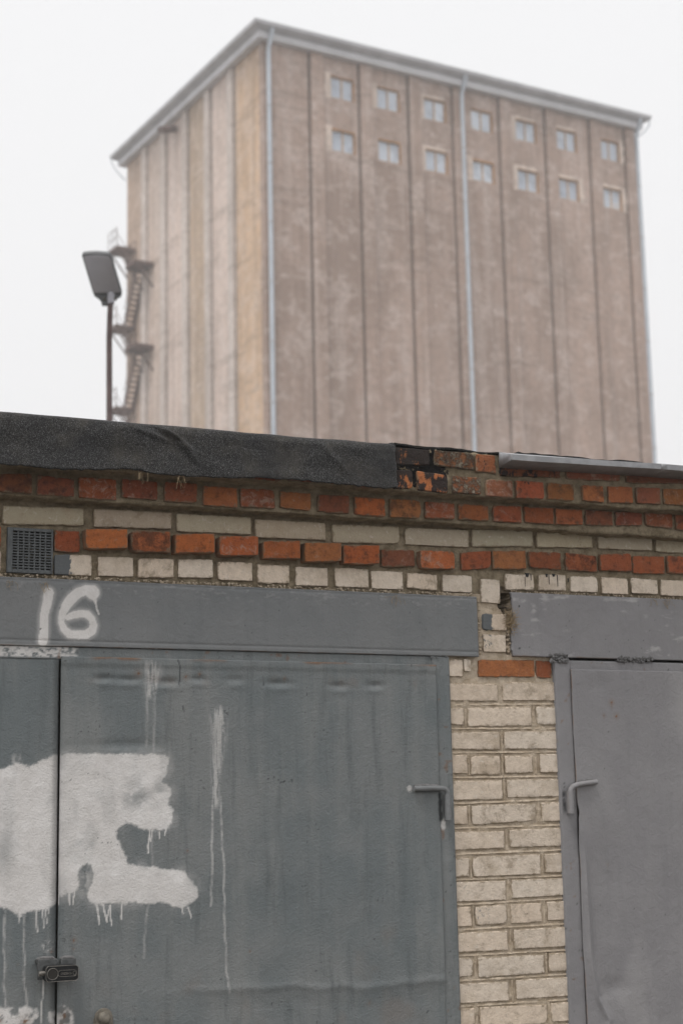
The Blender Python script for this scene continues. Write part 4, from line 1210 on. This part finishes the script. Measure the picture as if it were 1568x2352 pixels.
# worn bright rim along the front edges
rim = MB(); ring = octo(1.2195, 1.3125, 1.1665, 1.2085, .006); n = len(ring)
rim.tube([(x, LY + .0002, z) for x, z in ring + [ring[0]]], .0007, 6)
lp(rim, 'worn_rim', LOCK_STEEL, smooth=True)
cyl = MB()
for r0, y in ((.0155, LY - .0012),):
    cyl.tube([(1.2385 + r0 * math.cos(a), y, 1.1875 + r0 * math.sin(a)) for a in [i * math.pi / 12 for i in range(25)]], .0008, 6)
lp(cyl, 'cylinder_rim', LOCK_STEEL, smooth=True)
kb = MB(); kb.tube([(1.2385, LY - .0008, 1.1875), (1.2385, LY + .004, 1.1875)], [.0140, .0140], 20)
lp(kb, 'key_socket', DARK, smooth=True)
pl = MB()
slot = [(1.2625 + .009 * math.cos(a) - .0, 1.1875 + .0085 * math.sin(a)) for a in [math.pi / 2 + i * math.pi / 8 for i in range(9)]] + [(1.299 + .009 * math.cos(a), 1.1875 + .0085 * math.sin(a)) for a in [-math.pi / 2 + i * math.pi / 8 for i in range(9)]]
pl.tube([(x, LY - .0004, z) for x, z in slot + [slot[0]]], .0005, 6)
lp(pl, 'label_rim', LOCK_STEEL, smooth=True)
fc = bpy.data.curves.new('lettering', 'FONT'); fc.body = 'CHEZIO'; fc.size = .0085; fc.extrude = .0003; fc.align_x = 'CENTER'; fc.align_y = 'CENTER'
to = bpy.data.objects.new('lettering_src', fc); COL.objects.link(to)
dg = bpy.context.evaluated_depsgraph_get(); tme = bpy.data.meshes.new_from_object(to.evaluated_get(dg)); bpy.data.objects.remove(to)
tme.transform(Matrix.Translation((1.277, LY - .0003, 1.1875)) @ Matrix.Rotation(math.pi / 2, 4, 'X') @ Matrix.Rotation(math.pi, 4, 'Z'))
keep(link('lettering', tme, LOCK_STEEL), lock)
em = MB(); em.tube([(1.3015 + .0045 * math.cos(a), LY - .0003, 1.1875 + .0045 * math.sin(a)) for a in [i * math.pi / 8 for i in range(17)]], .0005, 5)
lp(em, 'emblem_ring', LOCK_STEEL, smooth=True)
pn = MB(); pn.tube([(1.2035, LY + .018, 1.189), (1.225, LY + .018, 1.189)], .0068, 16)
for i in range(4): pn.tube([(1.2045 + i * .0022, LY + .018, 1.189), (1.2056 + i * .0022, LY + .018, 1.189)], .0078, 16)
lp(pn, 'locking_pin', LOCK_STEEL, smooth=True)
sh = MB(); sh.tube([(1.235, LY + .036, 1.19), (1.235, LY + .05, 1.19)], .007, 10); sh.tube([(1.298, LY + .036, 1.19), (1.298, LY + .05, 1.19)], .007, 10)
lp(sh, 'shackle', LOCK_STEEL, smooth=True)

# straw pulled out of the gap beside the right beam, hanging roots and webs
def fibres(name, center, spread, n, length, rad, parent, seed, down=.0):
    r = random.Random(seed); mb = MB()
    for _ in range(n):
        p = Vector((center[0] + r.gauss(0, spread[0]), center[1] + r.gauss(0, spread[1]), center[2] + r.gauss(0, spread[2])))
        d = Vector((r.gauss(0, 1), r.gauss(0, .5), r.gauss(0, 1) - down)).normalized()
        pts = [p]
        for k in range(5):
            d = (d + Vector((r.gauss(0, .5), r.gauss(0, .3), r.gauss(0, .5) - down * .4))).normalized()
            pts.append(pts[-1] + d * length * r.uniform(.6, 1.2) / 5)
        mb.tube(pts, rad, 4, False)
    o = mb.build(name, STRAW, None); return keep(o, parent) if parent else o


nest = fibres('straw_tuft', (2.817, -.012, 2.248), (.006, .006, .017), 170, .03, .0006, None, 3)
tag(nest, 'tuft of dry straw sticking out of the gap between the two beams', 'straw tuft'); nest['kind'] = 'stuff'
for i, (x, z, n) in enumerate(((1.215, 2.308, 10), (1.11, 2.31, 8), (1.60, 2.628, 8), (1.475, 2.635, 5), (2.385, 2.31, 12), (3.45, 2.335, 14), (3.40, 2.34, 8))):
    y = -.142 if z > 2.6 else -.014
    q = fibres('dry_root', (x, y, z), (.01, .002, .003), n, .035, .00045, None, 20 + i, 1.0)
    keep(q, garage_a if x < SPLIT else garage_b); q['kind'] = 'stuff'

# ------------------------------------------------------------------ the grain silo, 75 m behind
silo = empty('grain_silo', (29.358, 66.974, 0)); silo.rotation_euler.z = math.radians(4.983)
tag(silo, 'tall brown concrete grain silo with two rows of small windows under the eave', 'silo')
WX, WY, H = 24.1, 18.0, 41.0


def sp(mb, name, mat, parent=silo, color=None, **k):
    o = mb.build(name, mat, parent, **k)
    if color: o.color = (*color, 1)
    return o


sp(MB().box(.45, WX - .45, .45, WY - .45, 0, H + .5), 'core', PLASTER)
seams_r = [2.60, 5.56, 8.59, 11.41, 14.48, 17.62, 20.76, 23.34]
win_x = [4.65, 7.45, 10.39, 13.43, 16.42, 19.24, 22.33]
WZ = [(39.08, 1.24), (36.15, 1.24)]
BROWN = (.475, .345, .283)
PILW, GAP = .72, .14


def wall_with_holes(x0, x1, holes, th=.42):
    """one bay of the right face, y 0..th, with window openings"""
    mb = MB()
    if not holes:
        return mb.box(x0, x1, 0, th, 0, H)
    hx0, hx1 = holes[0][0], holes[0][1]
    zs = [0]
    for a, b, c, d in sorted(holes, key=lambda h: h[2]): zs += [c, d]
    zs.append(H)
    xs = [x0, hx0, hx1, x1]
    nz = len(zs)
    V, F, key = [], [], {}
    def vid(x, y, z):
        k = (round(x, 4), round(y, 4), round(z, 4))
        if k not in key: key[k] = len(V); V.append((x, y, z))
        return key[k]
    for i in range(3):
        for j in range(nz - 1):
            if i == 1 and j % 2 == 1:
                a, b, c, d = xs[1], xs[2], zs[j], zs[j + 1]
                for (p, q) in (((a, c), (b, c)), ((b, c), (b, d)), ((b, d), (a, d)), ((a, d), (a, c))):
                    F.append((vid(p[0], 0, p[1]), vid(q[0], 0, q[1]), vid(q[0], th, q[1]), vid(p[0], th, p[1])))
                continue
            for y in (0, th):
                f_ = (vid(xs[i], y, zs[j]), vid(xs[i + 1], y, zs[j]), vid(xs[i + 1], y, zs[j + 1]), vid(xs[i], y, zs[j + 1]))
                F.append(f_ if y == 0 else tuple(reversed(f_)))
    for x in (x0, x1):
        for j in range(nz - 1): F.append((vid(x, 0, zs[j]), vid(x, th, zs[j]), vid(x, th, zs[j + 1]), vid(x, 0, zs[j + 1])))
    mb.add(V, F)
    return mb


edges = [0.0] + seams_r
srng = random.Random(4)
for i in range(len(edges)):
    a = edges[i] + (PILW + GAP if i else .0)
    b = (edges[i + 1] if i + 1 < len(edges) else WX)
    if b - a < .1: continue
    holes = []
    if 1 <= i <= 7:
        cx = win_x[i - 1]
        holes = [(cx - .70, cx + .70, cz - h / 2, cz + h / 2) for cz, h in WZ]
    k = srng.uniform(.93, 1.07)
    sp(wall_with_holes(a, b, holes), 'wall_panel', CONC, color=tuple(c * k for c in BROWN))
for s in seams_r:
    k = srng.uniform(.95, 1.1)
    e = min(s + GAP + PILW - .02, WX)
    sp(MB().box(s + GAP, e, -.14, .40, 0, H - .02), 'pilaster', CONC, color=tuple(c * k for c in BROWN))
    sp(MB().box(s + .002, s + GAP - .002, .06, .38, 0, H - .02), 'groove_strip', GROOVE_DARK)  # strip that paints the groove's shade and dirt

# windows
for row, (cz, h) in enumerate(WZ):
    for i, cx in enumerate(win_x):
        f_ = MB(); x0, x1, z0, z1 = cx - .70, cx + .70, cz - h / 2, cz + h / 2
        y0, y1 = .10, .17
        f_.box(x0, x0 + .08, y0, y1, z0, z1).box(x1 - .08, x1, y0, y1, z0, z1).box(x0 + .08, x1 - .08, y0, y1, z0, z0 + .08).box(x0 + .08, x1 - .08, y0, y1, z1 - .08, z1)
        w = sp(f_, 'window', WFRAME)
        mb = MB(); mb.box(cx - .045, cx + .045, y0 - .02, y1 - .01, z0 + .08, z1 - .08)
        sp(mb, 'mullion', WFRAME, w)
        for a, b in ((x0 + .08, cx - .045), (cx + .045, x1 - .08)):
            mb = MB(); mb.box(a, b, y0 + .03, y0 + .04, z0 + .08, z1 - .08); sp(mb, 'pane', GLASS, w)
        strong = row == 1 and i in (0, 1, 3)
        mb = MB(); mb.box(x0 + .002, x1 - .002, -.02, .10, z1 - (.10 if strong else .035), z1 + .01)
        sp(mb, 'lintel', REVEAL, w)
        mb = MB(); mb.box(x1 - .035, x1 + .015, -.012, .10, z0, z1 - .14); sp(mb, 'jamb', REVEAL, w)
        # broad cream plaster patch round the opening, broken outline
        if not (row == 1 and i == 1) and not (row == 0 and i == 3):
            lft = i < 5 or row == 0
            pts = []
            xa, xb = (x0 - .36, x0 - .005) if (i != 5 or row == 0) and i != 6 else (x1 + .005, x1 + .34)
            mb = MB(); n = 9; vs = []
            for t in range(n + 1):
                z = z0 - .05 + (z1 - z0 + .2) * t / n
                e = srng.uniform(-.07, .07)
                vs += [(xa + e, -.004, z), (xb, -.022, z)] if xa < cx - .5 else [(xa, -.022, z), (xb + e, -.004, z)]
            mb.add(vs, [(2 * t, 2 * t + 1, 2 * t + 3, 2 * t + 2) for t in range(n)])
            if i in (2, 4, 5) or row == 1 and i == 6:
                vs = []
                for t in range(n + 1):
                    x = x0 - .2 + 1.5 * t / n; vs += [(x, -.023, z1 + .012), (x, -.005, z1 + .2 + srng.uniform(-.05, .05))]
                mb.add(vs, [(2 * t, 2 * t + 1, 2 * t + 3, 2 * t + 2) for t in range(n)])
            o = sp(mb, 'plaster_surround', SURROUND, w)
        if (row == 1 and i == 6):
            mb = MB(); mb.add([(cx - .2, y0 + .02, z0 + .08), (x1 - .08, y0 + .02, z0 + .08), (x1 - .08, y0 + .02, z0 + .5), (cx + .2, y0 + .02, z0 + .45)], [(0, 1, 2, 3)])
            sp(mb, 'white_board', SILO_TRIM, w)
        if (row == 0 and i == 3):
            mb = MB(); mb.add([(x0 + .09, y0 + .02, z0 + .08), (x0 + .38, y0 + .02, z0 + .08), (x0 + .2, y0 + .02, z0 + .33), (x0 + .09, y0 + .02, z0 + .3)], [(0, 1, 2, 3)])
            sp(mb, 'white_board', SILO_TRIM, w)

# left face: x = 0 plane, running back along y
seams_l = [3.17, 6.03, 8.96, 11.95, 14.74]
OCH, PINK = (.70, .49, .325), (.76, .62, .545)
lc = [OCH, PINK, tuple(.5 * (a + b) for a, b in zip(OCH, (.50, .42, .34))), PINK, (.66, .53, .45), (.60, .45, .35)]  # panel tones, raised to carry this face's stronger light
ed = [0.0] + seams_l + [WY]
for i in range(6):
    a = ed[i] + (GAP + .66 if i else .43); b = ed[i + 1]
    sp(MB().box(0, .42, a, b - .002, 0, H), 'wall_panel', CONC, color=lc[i])
for s in seams_l:
    sp(MB().box(-.15, .40, s + GAP, s + GAP + .64, 0, H - .02), 'pilaster', CONC, color=(.74, .655, .60))
    sp(MB().box(.06, .38, s + .002, s + GAP - .002, 0, H - .02), 'groove_strip', GROOVE_DARK)
sp(MB().box(.5, WX, WY - .42, WY - .002, 0, H), 'wall_panel', CONC, color=BROWN)
sp(MB().box(WX - .40, WX - .003, .45, WY - .45, 0, H), 'wall_panel', CONC, color=BROWN)


def ring(profile, name, mat):
    mb = MB(); vs = []
    for o, z in profile: vs += [(-o, -o, z), (WX + o, -o, z), (WX + o, WY + o, z), (-o, WY + o, z)]
    fs = [(p * 4 + k, p * 4 + (k + 1) % 4, p * 4 + 4 + (k + 1) % 4, p * 4 + 4 + k) for p in range(len(profile) - 1) for k in range(4)]
    mb.add(vs, fs)
    return sp(mb, name, mat)


ring([(-.3, 40.70), (.38, 40.66), (.42, 40.68), (.44, 41.02), (.40, 41.05)], 'fascia', SILO_TRIM)
ring([(.30, 41.04), (.52, 41.08), (.74, 41.20), (.80, 41.22), (.82, 41.42), (.78, 41.44), (.70, 41.40), (.3, 41.36)], 'gutter', SILO_GUTTER)
mb = MB(); mb.add([(-.72, -.72, 41.41), (WX + .72, -.72, 41.41), (WX + .72, WY + .72, 41.41), (-.72, WY + .72, 41.41), (6, 9, 43.2), (18, 9, 43.2)], [(0, 1, 5, 4), (1, 2, 5), (2, 3, 4, 5), (3, 0, 4)])
sp(mb, 'roof', SILO_GUTTER)
for x, top in ((.24, 40.2), (12.03, 40.2), (WX + .10, 40.0)):
    mb = MB(); xx = x
    off = -.20 if x < WX else .3
    mb.tube([(xx, -.62, 41.22), (xx, -.60, 40.95), (xx, -.24, 40.35), (xx, -.20, 40.1), (xx, -.20, 20), (xx, -.20, .2)], .115, 12)
    p = sp(mb, 'downpipe', PIPE, smooth=True)
    c = MB(); c.tube([(0, 0, 0), (0, 0, .09)], .135, 12); cme = c.mesh('pipe_clamp', True, 40); cme.materials.append(SILO_GUTTER)
    for z in np.arange(3, 40, 3.1):
        cl = link('pipe_clamp', cme, None, p); cl.location = (xx, -.20, float(z))
# swan-neck overflow pipes at the two far ends of the gutter
for pts in ([(-.78, WY + .6, 41.25), (-.80, WY + .55, 40.9), (-.55, WY + .4, 40.4), (-.2, WY + .2, 39.9), (-.06, WY + .05, 39.7)], [(WX + .75, -.7, 41.2), (WX + .72, -.66, 40.85), (WX + .45, -.45, 40.45), (WX + .16, -.22, 40.2)]):
    mb = MB(); mb.tube(pts, .035, 8); sp(mb, 'overflow_pipe', PIPE, smooth=True)
mb = MB(); mb.tube([(.1, 10.9, 40.25), (-.6, 10.6, 39.95), (-1.25, 10.1, 39.6)], .20, 12)
sp(mb, 'vent_pipe', RUST_IRON, smooth=True)

# switchback fire escape on the left face
esc = empty('fire_escape'); esc.parent = silo; esc['label'] = 'rusty iron switchback fire escape on the left face'


def slab(name, s0, s1, o0, o1, z):
    mb = MB(); mb.box(-o1, -o0, s0, s1, z - .16, z)
    for s in (s0 + .1, s1 - .1):
        mb.tube([(-o1 + .1, s, z - .1), (0, s, z - 1.5)], .05, 6)
        mb.box(-o1, 0, s - .05, s + .05, z - .24, z - .161)
    sp(mb, name, RUST_IRON, esc)
    r_ = MB()
    for s in np.linspace(s0, s1, 3): r_.tube([(-o1 + .03, s, z), (-o1 + .03, s, z + 1.1)], .025, 5)
    for dz in (.55, 1.1): r_.tube([(-o1 + .03, s0, z + dz), (-o1 + .03, s1, z + dz)], .022, 5)
    sp(r_, 'platform_rail', RUST_IRON, esc)


def flight(sa, za, sb, zb, o0, o1):
    mb = MB(); n = max(5, int(abs(za - zb) / .27))
    for o in (o0, o1): mb.hexa([(-o - .03, sa - .1, za - .12), (-o + .03, sa - .1, za - .12), (-o + .03, sb - .1, zb - .12), (-o - .03, sb - .1, zb - .12), (-o - .03, sa + .1, za + .05), (-o + .03, sa + .1, za + .05), (-o + .03, sb + .1, zb + .05), (-o - .03, sb + .1, zb + .05)])
    for i in range(1, n):
        t = i / n; s = sa + (sb - sa) * t; z = za + (zb - za) * t
        mb.box(-o1 + .04, -o0 - .04, s - .12, s + .12, z - .035, z)
    sp(mb, 'stair_flight', RUST_IRON, esc)
    r_ = MB()
    for o in (o1,):
        r_.tube([(-o, sa, za + 1.0), (-o, sb, zb + 1.0)], .022, 5)
        r_.tube([(-o, sa, za + .5), (-o, sb, zb + .5)], .018, 5)
    sp(r_, 'flight_rail', RUST_IRON, esc)


for k in range(7):
    zp = 33.25 - 4.93 * k; zq = 30.2 - 4.93 * k
    slab('platform', 13.9, 15.3, 0, 1.2, zp)
    if zq > 1: slab('platform', 16.7, 18.0, 0, 1.2, zq)
    if zq > 1: flight(15.0, zp, 16.9, zq, .08, .60)
    zup = 30.2 - 4.93 * (k - 1)
    if k > 0: flight(17.0, zup, 15.1, zp, .64, 1.16)
    else: flight(17.0, 35.0, 15.1, zp, .64, 1.16)
slab('platform', 16.7, 18.0, .0, 1.2, 35.0)

# ------------------------------------------------------------------ street lamp behind the garages
lamp = empty('street_lamp', (4.56, 10.75, 0)); tag(lamp, 'rust-brown pole with a flat grey LED lamp head above the felt roof', 'street lamp')
mb = MB()
mb.tube([(4.60, 10.72, 0), (4.540, 10.42, 3.6), (4.494, 10.301, 5.51), (4.452, 10.18, 6.28), (4.440, 10.12, 6.50), (4.436, 10.085, 6.66)], [.045, .036, .030, .0285, .0285, .027], 16)
keep(mb.build('pole', POLE, None, True, 60), lamp)
bl, br_, tr_, tl = Vector((4.281, 10.151, 6.707)), Vector((4.534, 10.036, 6.702)), Vector((4.452, 10.006, 7.025)), Vector((4.197, 10.120, 7.049))
tow = -AX_F * .30
tr_ += tow; tl += tow
X, Y = (br_ - bl), (tl - bl); nrm_ = X.cross(Y).normalized()      # towards the camera side
if nrm_.dot(CAM - bl) < 0: nrm_ = -nrm_


def hp(a, b, c=0): return bl + X * a + Y * b + nrm_ * c


def outline(ins):
    pts = [(.0 + ins, .03 + ins), (.03 + ins, .0 + ins), (.97 - ins, .0 + ins), (1 - ins, .03 + ins), (1 - ins, .93 - ins), (.95 - ins, .985 - ins), (.75, 1.0 - ins), (.5, 1.012 - ins), (.25, 1.005 - ins), (.03 + ins, .985 - ins), (.0 + ins, .95 - ins)]
    return pts


def shell(ins, c0, c1, name, mat, ins2=None):
    P = outline(ins); Q = outline(ins if ins2 is None else ins2); n = len(P); mb = MB()
    mb.add([hp(a, b, c0) for a, b in P] + [hp(a, b, c1) for a, b in Q], [tuple(range(n)), tuple(reversed(range(n, 2 * n)))] + [(i, (i + 1) % n, n + (i + 1) % n, n + i) for i in range(n)])
    return keep(mb.build(name, mat, None, True, 40), lamp)


shell(0, -.045, .004, 'head', LAMP_BODY)
shell(.035, .0042, .010, 'lens', LAMP_GLASS, .05)
mb = MB()
fr = [(.0, -.0), (1.0, -.0), (.97, -.10), (.80, -.17), (.70, -.25), (.685, -.36), (.30, -.36), (.28, -.25), (.18, -.16), (.03, -.08)]
n = len(fr)
dn = (hp(0, 0) - hp(0, 1)).normalized(); scl = Y.length
vs0 = [hp(a, 0, -.035) + Vector((0, 0, -1)) * (-b) * .36 + dn * 0 + X * 0 for a, b in fr]
vs1 = [v + nrm_ * .028 for v in vs0]
mb.add(vs0 + vs1, [tuple(range(n)), tuple(reversed(range(n, 2 * n)))] + [(i, (i + 1) % n, n + (i + 1) % n, n + i) for i in range(n)])
keep(mb.build('neck_bracket', LAMP_BODY, None, True, 30), lamp)
for a in (.40, .78):
    c = hp(a, 0, .0) + Vector((0, 0, -.045)); mb = MB(); mb.tube([c, c + nrm_ * .02], .016, 12)
    keep(mb.build('bracket_bolt', LOCK_STEEL, None, True, 40), lamp)
c = hp(.62, 0, .0); mb = MB()
mb.tube([c + Vector((0, 0, -.10)), c + Vector((0, 0, .01))], .036, 14)
keep(mb.build('clamp', LAMP_GLASS, None, True, 40), lamp)

# ------------------------------------------------------------------ thin overcast haze round everything
hz = MB(); hz.box(-430, 430, -430, 430, -1.0, 46.0)
hm = bpy.data.materials.new('haze'); hm.use_nodes = True
ht = hm.node_tree; ht.nodes.clear()
hv = ht.nodes.new('ShaderNodeVolumePrincipled'); hv.inputs['Color'].default_value = (.97, .975, .985, 1); hv.inputs['Density'].default_value = .0019
hv.inputs['Anisotropy'].default_value = .2
ho = ht.nodes.new('ShaderNodeOutputMaterial'); ht.links.new(hv.outputs[0], ho.inputs['Volume'])
haze = hz.build('haze', hm); haze['kind'] = 'stuff'
